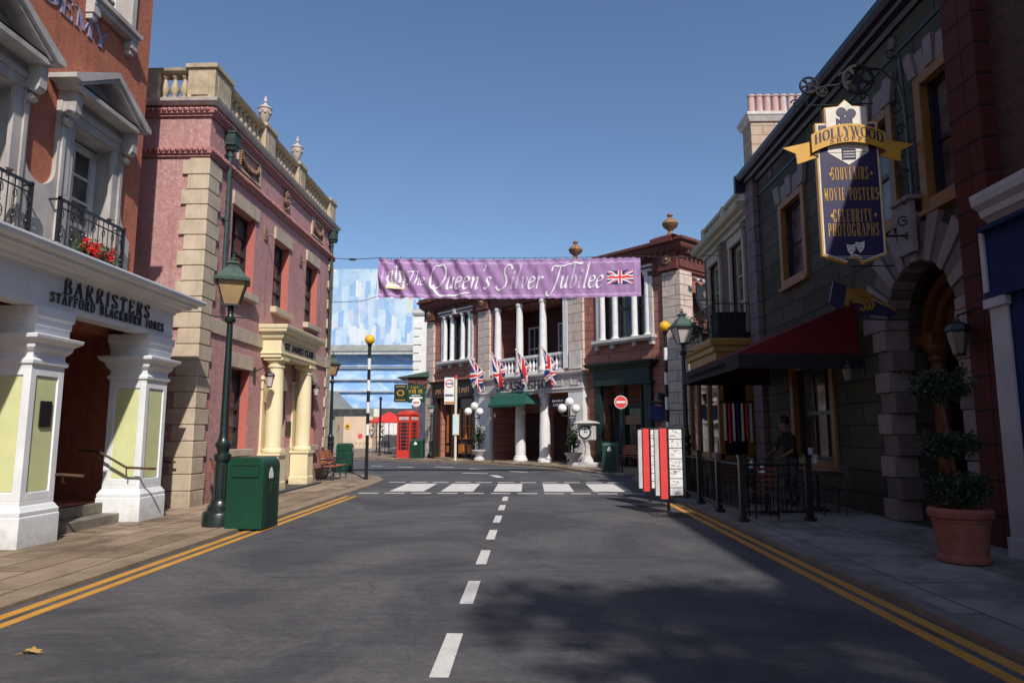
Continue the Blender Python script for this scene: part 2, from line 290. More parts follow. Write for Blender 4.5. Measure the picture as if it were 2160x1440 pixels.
# ---------------------------------------------------------------- mesh builder
class M:
    def __init__(s): s.v = []; s.f = []; s.mi = []; s.cur = 0; s.X = None
    def addv(s, p):
        p = Vector(p)
        if s.X is not None: p = s.X @ p
        s.v.append(p); return len(s.v)-1
    def face(s, ids): s.f.append(tuple(ids)); s.mi.append(s.cur)
    def poly(s, pts): s.face([s.addv(p) for p in pts])
    def box(s, x0, x1, y0, y1, z0, z1):
        if x0 > x1: x0, x1 = x1, x0
        if y0 > y1: y0, y1 = y1, y0
        if z0 > z1: z0, z1 = z1, z0
        a = [s.addv(p) for p in ((x0, y0, z0), (x1, y0, z0), (x1, y1, z0), (x0, y1, z0), (x0, y0, z1), (x1, y0, z1), (x1, y1, z1), (x0, y1, z1))]
        for q in ((0, 3, 2, 1), (4, 5, 6, 7), (0, 1, 5, 4), (1, 2, 6, 5), (2, 3, 7, 6), (3, 0, 4, 7)): s.face([a[i] for i in q])
        return s
    def prism(s, pts, a, b, ax='y'):     # outline in the other two axes, extruded along ax from a to b
        def mkp(p, t): return {'y': (p[0], t, p[1]), 'x': (t, p[0], p[1]), 'z': (p[0], p[1], t)}[ax]
        A = [s.addv(mkp(p, a)) for p in pts]; B = [s.addv(mkp(p, b)) for p in pts]; n = len(pts)
        s.face(A); s.face(B[::-1])
        for i in range(n): s.face((A[i], B[i], B[(i+1) % n], A[(i+1) % n]))
        return s
    def lathe(s, prof, c=(0, 0, 0), n=16, ax='z', a0=0, sq=False):
        if sq: n = 4; a0 = pi/4
        k = sqrt(2) if sq else 1
        rings = []
        for r, z in prof:
            ring = []
            for i in range(n):
                a = a0+2*pi*i/n; x, y = r*k*cos(a), r*k*sin(a)
                p = {'z': (x, y, z), 'y': (x, z, y), 'x': (z, x, y)}[ax]
                ring.append(s.addv((c[0]+p[0], c[1]+p[1], c[2]+p[2])))
            rings.append(ring)
        for A, B in zip(rings, rings[1:]):
            for i in range(n): s.face((A[i], A[(i+1) % n], B[(i+1) % n], B[i]))
        s.face(rings[0][::-1]); s.face(rings[-1]); return s
    def sphere(s, c, r, n=14, m=9, sz=1):
        return s.lathe([(max(1e-4, r*sin(pi*i/m)), -r*sz*cos(pi*i/m)) for i in range(m+1)], c, n)
    def tube(s, pts, r, n=6, r2=None):
        pts = [Vector(p) for p in pts]; rings = []; up = None
        for i, p in enumerate(pts):
            d = (pts[min(i+1, len(pts)-1)]-pts[max(i-1, 0)]).normalized()
            if up is None: up = Vector((0, 0, 1)) if abs(d.z) < .9 else Vector((1, 0, 0))
            a = d.cross(up).normalized(); b = a.cross(d).normalized(); up = b
            rr = r if r2 is None else r+(r2-r)*i/(len(pts)-1)
            rings.append([s.addv(p+a*rr*cos(2*pi*k/n)+b*rr*sin(2*pi*k/n)) for k in range(n)])
        for A, B in zip(rings, rings[1:]):
            for k in range(n): s.face((A[k], A[(k+1) % n], B[(k+1) % n], B[k]))
        s.face(rings[0][::-1]); s.face(rings[-1]); return s
    def sweep(s, path, prof, closed=False):   # prof: closed loop of (outward, z); outward = right of the path
        P = [Vector((p[0], p[1])) for p in path]; n = len(P); rings = []
        def nrm(a, b): d = (b-a).normalized(); return Vector((d.y, -d.x))
        for i in range(n):
            if closed: n1 = nrm(P[i-1], P[i]); n2 = nrm(P[i], P[(i+1) % n])
            else:
                n2 = nrm(P[i], P[i+1]) if i < n-1 else nrm(P[i-1], P[i]); n1 = nrm(P[i-1], P[i]) if i else n2
            m = (n1+n2); m = m/(m.length_squared/2) if m.length > .01 else n1
            rings.append([s.addv((P[i].x+m.x*o, P[i].y+m.y*o, z)) for o, z in prof])
        k = len(prof)
        for i in range(n if closed else n-1):
            A, B = rings[i], rings[(i+1) % n]
            for j in range(k): s.face((A[j], B[j], B[(j+1) % k], A[(j+1) % k]))
        if not closed: s.face(rings[0][::-1]); s.face(rings[-1])
        return s
    def wall(s, x0, x1, z0, z1, holes, th, y=0, depth=None):
        xs = sorted({x0, x1, *[h[0] for h in holes], *[h[1] for h in holes]})
        zs = sorted({z0, z1, *[h[2] for h in holes], *[h[3] for h in holes]})
        for a, b in zip(xs, xs[1:]):
            for c, d in zip(zs, zs[1:]):
                mx, mz = (a+b)/2, (c+d)/2
                if any(h[0] < mx < h[1] and h[2] < mz < h[3] for h in holes): continue
                s.poly(((a, y, c), (b, y, c), (b, y, d), (a, y, d)))
        for h in holes:
            a, b, c, d = h[:4]; t = h[4] if len(h) > 4 else th; Y = y+t
            s.poly(((a, y, c), (a, y, d), (a, Y, d), (a, Y, c))); s.poly(((b, y, c), (b, Y, c), (b, Y, d), (b, y, d)))
            s.poly(((a, y, d), (b, y, d), (b, Y, d), (a, Y, d))); s.poly(((a, y, c), (a, Y, c), (b, Y, c), (b, y, c)))
            if len(h) > 4: s.poly(((a, Y, c), (b, Y, c), (b, Y, d), (a, Y, d)))
        if depth:
            Y = y+depth
            s.poly(((x0, y, z0), (x0, y, z1), (x0, Y, z1), (x0, Y, z0))); s.poly(((x1, y, z0), (x1, Y, z0), (x1, Y, z1), (x1, y, z1)))
            s.poly(((x0, Y, z0), (x0, Y, z1), (x1, Y, z1), (x1, Y, z0))); s.poly(((x0, y, z1), (x1, y, z1), (x1, Y, z1), (x0, Y, z1)))
        return s
    def leaves(s, c, rad, n, size, shell=.55, flat=1.):
        for i in range(n):
            while True:
                d = Vector((random.uniform(-1, 1), random.uniform(-1, 1), random.uniform(-1, 1)))
                if .1 < d.length < 1: break
            d = d.normalized()*random.uniform(shell, 1.05)*(1+.12*sin(d.x*9+d.z*7)*cos(d.y*8))
            p = Vector((c[0]+d.x*rad[0], c[1]+d.y*rad[1], c[2]+d.z*rad[2]))
            a = Vector((random.gauss(0, 1), random.gauss(0, 1), random.gauss(0, 1)*flat)).normalized()
            b = a.cross(Vector((random.gauss(0, 1), random.gauss(0, 1), random.gauss(0, 1)))).normalized()
            L = size*random.uniform(.6, 1.3); W = L*.5
            s.poly((p-a*L, p-b*W*.6, p+a*L, p+b*W))
        return s
    def obj(s, name, mat, parent=None, smooth=False, bevel=0, loc=None, rot=None):
        me = bpy.data.meshes.new(name); me.from_pydata([tuple(p) for p in s.v], [], s.f)
        mats = mat if isinstance(mat, (list, tuple)) else [mat]
        for k in mats: me.materials.append(MT[k])
        me.polygons.foreach_set("material_index", s.mi)
        if smooth: me.polygons.foreach_set("use_smooth", [True]*len(s.f))
        me.update(); o = bpy.data.objects.new(name, me); S.collection.objects.link(o)
        if smooth: me.set_sharp_from_angle(angle=R(35))
        if parent: o.parent = parent
        if loc: o.location = loc
        if rot: o.rotation_euler = rot
        if bevel:
            b = o.modifiers.new("bevel", 'BEVEL'); b.width = bevel; b.segments = 2; b.limit_method = 'ANGLE'; b.angle_limit = R(40)
        return o
def tag(o, label=None, cat=None, group=None, kind=None):
    if label: o['label'] = label
    if cat: o['category'] = cat
    if group: o['group'] = group
    if kind: o['kind'] = kind
    return o
def thing(name, label, cat, loc=(0, 0, 0), rz=0, group=None):
    o = bpy.data.objects.new(name, None); S.collection.objects.link(o); o.empty_display_size = .3
    o.location = loc; o.rotation_euler = (0, 0, rz); return tag(o, label, cat, group)
def copy_thing(root, loc, rz, label, group=None):
    def rec(o, par):
        c = o.copy(); S.collection.objects.link(c); c.parent = par
        for ch in [k for k in ALL if k.parent == o]: rec(ch, c)
        return c
    ALL = list(S.collection.objects)
    r = rec(root, None); r.location = loc; r.rotation_euler = (0, 0, rz); r['label'] = label
    if group: r['group'] = group
    return r
# ---------------------------------------------------------------- lettering (stroke fonts drawn with a broad pen)
CAPS = {
'A': (.8, "l .06,0 .4,1|L .4,1 .74,0|l .18,.36 .6,.36|s .06,0|s .74,0"),
'B': (.72, "a .15,0 .15,1|c .15,1 .38,1 .56,.92 .57,.66 .4,.54 .15,.53|c .15,.53 .42,.54 .64,.44 .65,.14 .45,0 .15,0|s .1,0|s .1,1"),
'C': (.78, "c .66,.76 .58,.93 .4,1 .16,.87 .06,.5 .16,.13 .4,0 .6,.06 .7,.26|l .67,.7 .68,.98"),
'D': (.82, "a .15,0 .15,1|c .15,1 .42,1 .68,.84 .75,.5 .68,.16 .42,0 .15,0|s .1,0|s .1,1"),
'E': (.7, "a .16,0 .16,1|a .06,1 .6,1|a .16,.53 .46,.53|a .06,0 .64,0|l .6,1 .6,.78|l .64,0 .64,.24|l .46,.43 .46,.63"),
'F': (.66, "a .16,0 .16,1|a .06,1 .6,1|a .16,.53 .46,.53|l .6,1 .6,.76|s .16,0|l .46,.43 .46,.63"),
'G': (.84, "c .66,.76 .58,.93 .4,1 .16,.87 .06,.5 .16,.13 .4,0 .58,.03 .7,.14|a .7,.05 .7,.42|l .54,.42 .82,.42"),
'H': (.88, "a .16,0 .16,1|a .7,0 .7,1|a .16,.52 .7,.52|s .16,0|s .16,1|s .7,0|s .7,1"),
'I': (.38, "a .19,0 .19,1|s .19,0|s .19,1"),
'J': (.54, "c .34,1 .34,.6 .34,.22 .26,.03 .12,-.02 .04,.12|s .34,1"),
'K': (.82, "a .16,0 .16,1|l .16,.42 .66,1|L .3,.56 .72,0|s .16,0|s .16,1|s .72,0|s .66,1"),
'L': (.68, "a .16,0 .16,1|a .06,0 .62,0|l .62,0 .62,.26|s .16,1"),
'M': (1.02, "l .14,0 .17,1|L .17,1 .5,.08|l .5,.08 .84,1|a .86,0 .86,1|s .14,0|s .88,0|s .12,1|s .9,1"),
'N': (.88, "l .16,0 .16,1|L .16,1 .72,0|l .72,0 .72,1|s .16,0|s .1,1|s .72,1"),
'O': (.84, "c .42,1 .16,.88 .07,.5 .16,.12 .42,0 .68,.12 .77,.5 .68,.88 .42,1"),
'P': (.7, "a .16,0 .16,1|c .16,1 .4,1 .62,.92 .64,.72 .6,.52 .4,.46 .16,.46|s .16,0|s .1,1"),
'R': (.8, "a .16,0 .16,1|c .16,1 .4,1 .6,.93 .61,.73 .56,.56 .4,.5 .16,.5|L .38,.5 .7,0|s .16,0|s .1,1|s .73,0"),
'S': (.64, "c .54,.8 .46,.97 .3,1 .1,.9 .1,.66 .3,.53 .5,.42 .57,.2 .44,.03 .26,0 .1,.06 .06,.22|l .55,.74 .55,.98|l .07,.02 .07,.26"),
'T': (.76, "a .38,0 .38,1|a .06,1 .7,1|l .06,1 .06,.76|l .7,1 .7,.76|s .38,0"),
'U': (.84, "c .16,1 .16,.6 .16,.25 .28,.03 .44,0 .62,.06 .7,.28 .7,.6 .7,1|s .16,1|s .7,1"),
'V': (.8, "L .06,1 .4,0|l .4,0 .74,1|s .06,1|s .74,1"),
'W': (1.1, "L .06,1 .34,0|l .34,0 .56,1|L .56,1 .8,0|l .8,0 1.04,1|s .06,1|s .56,1|s 1.04,1"),
'Y': (.78, "L .06,1 .38,.46|l .38,.46 .72,1|a .38,0 .38,.46|s .38,0|s .06,1|s .72,1"),
'&': (.8, "c .7,.1 .4,.5 .22,.8 .38,1 .5,.8 .2,.45 .1,.2 .3,0 .55,.15 .7,.5"),
'.': (.3, "d .15,.06"), '*': (.5, "d .25,.5"), '-': (.4, "l .05,.5 .35,.5"), ' ': (.45, ""), "'": (.3, "a .12,1 .12,.75"),
}
SCR = {
'T': (.62, "c -.06,.8 .0,.93 .14,.98 .32,.93 .6,.97 .78,1.04|c .38,.93 .34,.5 .28,.12 .14,-.02 .0,.04"),
'h': (.52, "c .02,.9 .12,1.0 .14,.9 .12,.4 .12,0|c .13,.25 .22,.45 .34,.5 .4,.38 .38,.08 .44,0 .52,.08"),
'e': (.42, "c .06,.24 .2,.28 .33,.36 .3,.48 .18,.5 .06,.38 .03,.18 .12,.02 .24,.0 .4,.12"),
'Q': (1.0, "c .52,1 .2,.92 .05,.52 .16,.1 .46,0 .78,.14 .92,.52 .8,.9 .52,1.02 .38,1.0|c .3,.16 .42,-.02 .62,-.2 1.0,-.32 1.7,-.28 2.6,-.16"),
'u': (.5, "c 0,.42 .08,.5 .1,.42 .09,.14 .16,0 .28,.06 .37,.22|c .39,.5 .38,.2 .4,.02 .5,.08"),
'n': (.5, "c 0,.42 .08,.5 .1,.4 .1,.2 .1,0|c .1,.25 .2,.44 .31,.5 .37,.38 .36,.08 .41,0 .5,.08"),
'r': (.4, "c 0,.42 .08,.5 .1,.4 .1,.2 .1,0|c .1,.25 .2,.44 .28,.5 .37,.44"),
's': (.4, "c .33,.43 .24,.5 .12,.46 .1,.35 .2,.26 .29,.15 .22,.02 .1,0 .0,.08"),
'S': (.66, "c .66,.84 .56,.99 .36,1.0 .2,.86 .26,.64 .42,.44 .46,.18 .3,-.02 .08,-.04 -.12,.1"),
'i': (.26, "c .0,.42 .08,.5 .1,.42 .09,.14 .13,0 .24,.07|d .12,.7"),
'l': (.26, "c .02,.92 .12,1.02 .13,.9 .1,.5 .1,.14 .14,0 .25,.07"),
'v': (.42, "c 0,.42 .07,.5 .11,.4 .15,.1 .2,0|c .2,0 .32,.2 .36,.4 .3,.5"),
'b': (.48, "c .02,.92 .12,1.02 .13,.9 .1,.5 .09,.14 .18,0 .32,.06 .39,.26 .33,.45 .22,.5 .1,.34"),
'J': (.56, "c -.04,.72 .0,.92 .16,.97 .4,.93 .8,.98 1.3,1.08 1.75,1.03|c .46,.94 .4,.4 .3,-.06 .12,-.3 -.04,-.28 -.1,-.14"),
"'": (.24, "c .12,1.02 .14,.92 .04,.76"), ' ': (.34, ""),
}
def catmull(p, k=6):
    out = []
    for i in range(len(p)-1):
        a = p[max(i-1, 0)]; b = p[i]; c = p[i+1]; d = p[min(i+2, len(p)-1)]
        for j in range(k):
            t = j/k; t2 = t*t; t3 = t2*t
            out.append(tuple(.5*(2*b[q]+(c[q]-a[q])*t+(2*a[q]-5*b[q]+4*c[q]-d[q])*t2+(3*b[q]-a[q]-3*c[q]+d[q])*t3) for q in (0, 1)))
    out.append(p[-1]); return out
def textwidth(s, font, sp, sx): return sum(font[c][0]*sx+sp for c in s)-sp
def text(m, s, x, z, h, y=0, depth=.01, font=CAPS, sp=.12, sx=1., wt=.15, thin=.045, nib=0, shear=0, anchor='c', fn=None, matf=None, width=None):
    W = textwidth(s, font, sp, sx)*h
    if width: sx *= width/W; W = textwidth(s, font, sp, sx)*h; 
    cx = x-(W/2 if anchor == 'c' else 0); kk = 0
    for ci, ch in enumerate(s):
        gw, g = font[ch]
        if matf: m.cur = matf(ci)
        for st in g.split('|'):
            if not st: continue
            code, *pp = st.split(); P = [tuple(float(q) for q in a.split(',')) for a in pp]
            kk += 1; dd = depth+.0009*(kk % 5)*max(.3, h)
            if code == 's':
                q = P[0]; w2 = .13; P = [(q[0]-w2, q[1]), (q[0]+w2, q[1])]; wl = [thin, thin]
            elif code == 'd':
                q = P[0]; r = wt*.75
                pl = [(q[0]-r, q[1]), (q[0], q[1]-r*1.2), (q[0]+r, q[1]), (q[0], q[1]+r*1.2)]
                pts = [((cx+(a*sx+shear*b)*h), z+b*h) for a, b in pl]
                f = fn or (lambda X, Z, Y: (X, Y, Z))
                m.poly([f(a, b, y-dd) for a, b in pts]); continue
            elif code == 'c': P = catmull(P); wl = None
            else: wl = None
            n = len(P); Lp = []; Rp = []
            for i in range(n):
                dx = P[min(i+1, n-1)][0]-P[max(i-1, 0)][0]; dz = P[min(i+1, n-1)][1]-P[max(i-1, 0)][1]
                l = sqrt(dx*dx+dz*dz) or 1; dx /= l; dz /= l
                if wl: wd = wl[i]
                elif code == 'l': wd = thin
                elif code == 'L': wd = wt*.92
                else: wd = thin+(wt-thin)*abs(dz*cos(nib)-dx*sin(nib))**1.3
                ox, oz = -dz*wd/2, dx*wd/2
                e = 0
                Lp.append((P[i][0]+ox, P[i][1]+oz)); Rp.append((P[i][0]-ox, P[i][1]-oz))
            f = fn or (lambda X, Z, Y: (X, Y, Z))
            tr = lambda q: (cx+(q[0]*sx+shear*q[1])*h, z+q[1]*h)
            A = [m.addv(f(*tr(q), y-dd)) for q in Lp]; B = [m.addv(f(*tr(q), y-dd)) for q in Rp]
            A2 = [m.addv(f(*tr(q), y)) for q in Lp]; B2 = [m.addv(f(*tr(q), y)) for q in Rp]
            for i in range(n-1):
                m.face((A[i], B[i], B[i+1], A[i+1])); m.face((A[i], A[i+1], A2[i+1], A2[i])); m.face((B[i+1], B[i], B2[i], B2[i+1]))
            m.face((A[0], A2[0], B2[0], B[0])); m.face((A[-1], B[-1], B2[-1], A2[-1]))
        cx += (gw*sx+sp)*h
    return m
def union(x, y):     # x along the fly 0..1, y up 0..1 -> 0 blue, 1 white, 2 red
    X = (x-.5)*60; Y = (y-.5)*30
    if abs(X) < 3 or abs(Y) < 3: return 2
    if abs(X) < 5 or abs(Y) < 5: return 1
    s = 1 if X*Y > 0 else -1
    d = (Y-s*X/2)/sqrt(1.25)
    if 0 < (d if X > 0 else -d) < 2.0: return 2
    if abs(d) < 3: return 1
    return 0
def win(par, x0, x1, z0, z1, y, fm='dframe', gm='glass', nx=2, nz=2, fw=.07, mw=.03, label=None):
    m = M(); m.box(x0, x0+fw, y, y+.06, z0, z1).box(x1-fw, x1, y, y+.06, z0, z1).box(x0+fw, x1-fw, y, y+.06, z0, z0+fw).box(x0+fw, x1-fw, y, y+.06, z1-fw, z1)
    for i in range(1, nx): q = x0+fw+(x1-x0-2*fw)*i/nx; m.box(q-mw/2, q+mw/2, y+.012, y+.05, z0+fw, z1-fw)
    for i in range(1, nz):
        q = z0+fw+(z1-z0-2*fw)*i/nz; w2 = mw*(1.1 if i == nz//2 else .5); m.box(x0+fw, x1-fw, y+.008, y+.053, q-w2, q+w2)
    o = m.obj('window', fm, par)
    M().box(x0+fw*.5, x1-fw*.5, y+.056, y+.066, z0+fw*.5, z1-fw*.5).obj('pane', gm, o)
    if label: o['label'] = label
    return o
def scribble(m, x0, x1, z, h, y, r=.012, seed=3):      # worn lettering too small to read
    q = random.Random(seed+int(x0*10)+int(z*100)); x = x0; pts = []
    while x < x1:
        w_ = h*q.uniform(.35, .7); k = q.choice((0, 1, 2))
        if k == 0: m.tube([(x, y, z), (x, y, z+h)], r, 4)
        elif k == 1: m.tube([(x+w_*.5+w_*.35*cos(a*pi/4), y, z+h*.45+h*.42*sin(a*pi/4)) for a in range(7)], r, 4)
        else: m.tube([(x, y, z+h*.8), (x+w_*.4, y, z), (x+w_*.8, y, z+h*.85)], r, 4)
        x += w_+h*.18
def rect(x0, x1, y0, y1): return [(x0, y0), (x1, y0), (x1, y1), (x0, y1)]
# ---------------------------------------------------------------- ground
g = M(); g.poly(((-400, -200, 0), (400, -200, 0), (400, 500, 0), (-400, 500, 0))); tag(g.obj('road', 'asphalt'), kind='structure')
def sheet(name, pts, z, mat, z0=-.02, kind='structure', **k):
    m = M(); m.prism(pts, z0, z, 'z'); return tag(m.obj(name, mat), kind=kind, **k)
KL, KR = -4.62, 3.33
sheet('pavement', [(KL-.3, -20), (KL-.3, 20.6), (-5.05, 22.6), (-5.5, 23.9), (-6.3, 24.6), (-7.4, 25.4), (-8.2, 27.6), (-16, 29), (-16, -20)], .03, 'pave')
sheet('kerb', [(KL, -20), (KL, 20.4), (-4.75, 22.4), (-5.25, 23.9), (-6.15, 24.85), (-7.2, 25.65), (-8.0, 27.9), (-8.2, 27.6), (-7.4, 25.4), (-6.3, 24.6), (-5.5, 23.9), (-5.05, 22.6), (KL-.3, 20.6), (KL-.3, -20)], .036, 'kerbtan')
sheet('pavement', [(KR+.18, -20), (KR+.18, 22.6), (3.9, 24.5), (12, 27), (12, -20)], .06, 'pavedark')
sheet('kerb', [(KR, -20), (KR, 22.8), (3.8, 24.7), (3.9, 24.5), (KR+.18, 22.6), (KR+.18, -20)], .066, 'kerb')
sheet('pavement', [(-16, 46), (-9.6, 40.2), (-5.6, 37.5), (-1.6, 34.6), (1.1, 30.6), (2.6, 26.2), (3.9, 24.52), (9, 26), (9, 40), (-6, 52), (-16, 60)], .05, 'pave')
sheet('plaza', [(-60, 49), (-16, 46.5), (-6, 52.5), (-6, 78), (-60, 78)], .03, 'pavedark')
for a, b in ((-4.32, -4.22), (-4.52, -4.41)): sheet('yellow_line', rect(a, b, -20, 16.9), .004, 'yellow_line')
for a, b in ((2.98, 3.09), (3.17, 3.28)): sheet('yellow_line', rect(a, b, -20, 15.5), .004, 'yellow_line')
m = M(); pth = [(-16, 44.9), (-9.6, 39.4), (-5.8, 36.8), (-2.0, 34.0), (.5, 30.4), (1.9, 26.4)]
m.prism(pth+[(x+.06, y+.12) for x, y in pth[::-1]], -.01, .004, 'z'); tag(m.obj('yellow_line', 'yellow_line'), kind='structure')
for i in range(7):
    y = 4.59+1.887*i; sheet('lane_dash', rect(-.65, -.525, y, y+.95), .004, 'white_line')
for a, b in ((-3.73, -2.82), (-2.36, -1.51), (-.97, -.23), (.37, 1.15), (1.67, 2.5)):
    sheet('crossing_stripe', rect(a, b, 18.36, 21.0), .004, 'zebra_paint')
for yy in (17.7, 21.55):
    for i in range(11):
        x = -4.4+i*.68; sheet('crossing_dash', rect(x, x+.5, yy, yy+.14), .004, 'white_line')
for pts in ([(-1.5, 25.2), (-1.2, 25.2), (-.9, 23.9), (-1.15, 23.9)], [(-2.6, 26.4), (-1.6, 26.1), (-1.6, 26.3), (-2.6, 26.6)], [(-7.4, 31.9), (-6.8, 31.6), (-6.8, 31.8), (-7.4, 32.1)],
            [(-6.0, 31.0), (-5.2, 30.6), (-5.2, 30.8), (-6, 31.2)], [(-4.3, 31.0), (-3.4, 30.5), (-3.4, 30.7), (-4.3, 31.2)], [(-2.6, 29.4), (-1.8, 28.9), (-1.8, 29.1), (-2.6, 29.6)], [(-.8, 27.6), (-.1, 27.0), (-.1, 27.2), (-.8, 27.8)]):
    sheet('road_mark', pts, .004, 'white_line')
def baluster_m(m, x, y, z, h, r):
    m.lathe([(r*.9, 0), (r*.9, .08*h), (r*.5, .12*h), (r*.62, .2*h), (r*1.0, .34*h), (r*.92, .46*h), (r*.5, .7*h), (r*.42, .8*h), (r*.7, .86*h), (r*.9, .92*h), (r*.9, h)], (x, y, z), 10)
def cornice_prof(z0, z1, out, back=0.):
    h = z1-z0
    return [(-back, z0), (.04, z0), (.04+out*.15, z0+.16*h), (out*.35, z0+.3*h), (out*.4, z0+.42*h), (out*.8, z0+.5*h), (out*.85, z0+.68*h), (out*.93, z0+.72*h), (out, z0+.9*h), (out, z1), (-back, z1)]
# ================================================================ left: terracotta academy building
L1 = thing('academy_building', 'tall terracotta orange building with grey pedimented windows and a white columned porch', 'building', (-7.5, 0, 0), R(90))
HH = 12.5
m = M(); m.wall(-16, 12.45, 0, HH, [(9.5, 12.3, .36, 3.25, 1.7), (8.1, 9.25, 4.05, 6.55), (10.45, 11.6, 4.05, 6.55), (10.6, 11.75, 8.95, 10.9), (8.2, 9.35, 8.95, 10.9)], .42, 0, 8)
m.obj('wall', 'terra', L1)
M().box(9.5, 12.3, -.0, 1.7, .3, .358).obj('porch_floor', 'step', L1)
m = M(); m.box(10.2, 11.3, 1.62, 1.69, .36, 2.7); m.obj('door', 'shopw', L1)
m = M()
m.box(8.9, 12.44, -.05, -.46, .0, .18).box(8.9, 12.44, -.05, -.16, .18, .355); m.obj('step', 'step', L1, bevel=.015)
# grey surround plate with U-shaped notches between the windows
def notch(xc, hw, zb, zt, n=12): return [(xc+hw, zt)]+[(xc+hw*cos(-pi*i/n), zb+hw*1.0*sin(-pi*i/n)) for i in range(n+1)]+[(xc-hw, zt)]
def surround(x0, x1, c, d):
    m = M()
    m.box(x0, x0+.3, -.07, 0, 5.3, 6.95).box(x1-.3, x1, -.07, 0, 5.3, 6.95)
    m.box(x0+.06, x0+.13, -.1, -.07, 4.4, 6.95).box(x1-.13, x1-.06, -.1, -.07, 4.4, 6.95)
    m.box(x0-.005, x1+.005, -.09, 0, 6.56, 6.952).box(x0+.02, x1-.02, -.13, -.09, 6.72, 6.8)
    m.box(c-.05, c+.012, -.06, .42, 4.06, 6.54).box(d-.012, d+.05, -.06, .42, 4.06, 6.54).box(c, d, -.06, .42, 6.538, 6.556)
    m.obj('surround', 'greyst', L1)
surround(7.75, 9.44, 8.1, 9.25); surround(10.08, 11.8, 10.45, 11.6)
for a, b in ((8.2, 9.35), (10.6, 11.75)): M().box(a, a+.012, .0, .42, 8.95, 10.9).box(b-.012, b, .0, .42, 8.95, 10.9).box(a+.012, b-.012, 0, .42, 10.89, 10.9).obj('reveal', 'greyst', L1)
m = M()
arc = [(9.76+.32*cos(pi+pi*i/12), 5.62+.32*sin(pi+pi*i/12)) for i in range(13)]
m.prism([(9.25, 4.0), (9.25, 5.3), (9.44, 5.3), (9.44, 5.62)]+arc[1:-1]+[(10.08, 5.62), (10.08, 5.3), (10.45, 5.3), (10.45, 4.0)], -.068, 0, 'y')
m.obj('window_apron', 'greyst', L1); m = M(); m.prism([(11.6, 4.0), (11.6, 5.3), (11.8, 5.3), (11.8, 5.6), (11.85, 5.35), (12.0, 5.15), (12.14, 5.02), (12.14, 4.0)], -.068, 0, 'y')
m.obj('window_apron', 'greyst', L1); m = M(); m.prism([(8.1, 4.0), (8.1, 5.3), (7.8, 5.3), (7.8, 5.5), (7.5, 5.3), (7.5, 4.0)], -.068, 0, 'y')
m.obj('window_apron', 'greyst', L1)
for xc in (8.66, 11.02):
    wc = xc; xc -= .14; m = M(); x0, x1, zb, za = xc-1.05, xc+1.05, 7.03, 7.68
    m.prism([(x0+.25, 6.95), (x0+.1, 7.06), (x0, zb), (x1, zb), (x1-.1, 7.06), (x1-.25, 6.95)], -.38, 0, 'y')
    for t, o, e in ((.16, -.41, 0), (.09, -.46, .006)):
        m.prism([(x0-e, zb+.002+e), (x0-e, zb+.08+e), (xc, za+e), (xc, za-t*1.1), (x0+t*1.6, zb+.002+e)], o, -e, 'y')
        m.prism([(x1+e, zb+.002+e), (x1-t*1.6, zb+.002+e), (xc, za-t*1.1), (xc, za+e), (x1+e, zb+.08+e)], o, -e, 'y')
    m.prism([(x0+.3, zb), (x1-.3, zb), (xc, za-.2)], -.12, 0, 'y')
    p = m.obj('pediment', 'greyst', L1)
    xc = wc-.08; m = M()
    for xx in (xc-.78, xc+.78):
        m = M(); m.prism([(xx-.07, 6.95), (xx+.07, 6.95), (xx+.07, 6.6), (xx-.07, 6.6)], -.3, -.07, 'y'); m.lathe([(.01, -.09), (.09, -.07), (.09, .07), (.01, .09)], (xx, -.2, 6.62), 10, 'x'); m.lathe([(.01, -.08), (.06, -.06), (.06, .06), (.01, .08)], (xx, -.14, 6.45), 10, 'x'); m.obj('console_bracket', 'greyst', L1)
    o = win(L1, wc-.565, wc+.565, 4.1, 6.5, .3, 'cwhite', 'glassc', 2, 5, .12, .035)
for xc in (11.17, 8.77):
    win(L1, xc-.565, xc+.565, 8.98, 10.88, .22, 'cwhite', 'glassc', 2, 4, .1, .035)
    m = M(); m.box(xc-.68, xc+.68, -.22, 0, 8.86, 8.94).box(xc-.64, xc+.64, -.16, 0, 8.76, 8.86)
    for xx in (xc-.55, xc+.55): m.box(xx-.09, xx+.09, -.15, 0, 8.6, 8.76).box(xx-.07, xx+.07, -.11, 0, 8.5, 8.6)
    m.box(xc-.68, xc-.56, -.06, 0, 8.94, 11).box(xc+.56, xc+.68, -.06, 0, 8.94, 11)
    m.obj('window_sill', 'greyst', L1)
m = M(); text(m, 'ACADEMY', 9.72, 8.22, .33, 0, .02, width=2.95, wt=.17); m.obj('lettering', 'lblue', L1)
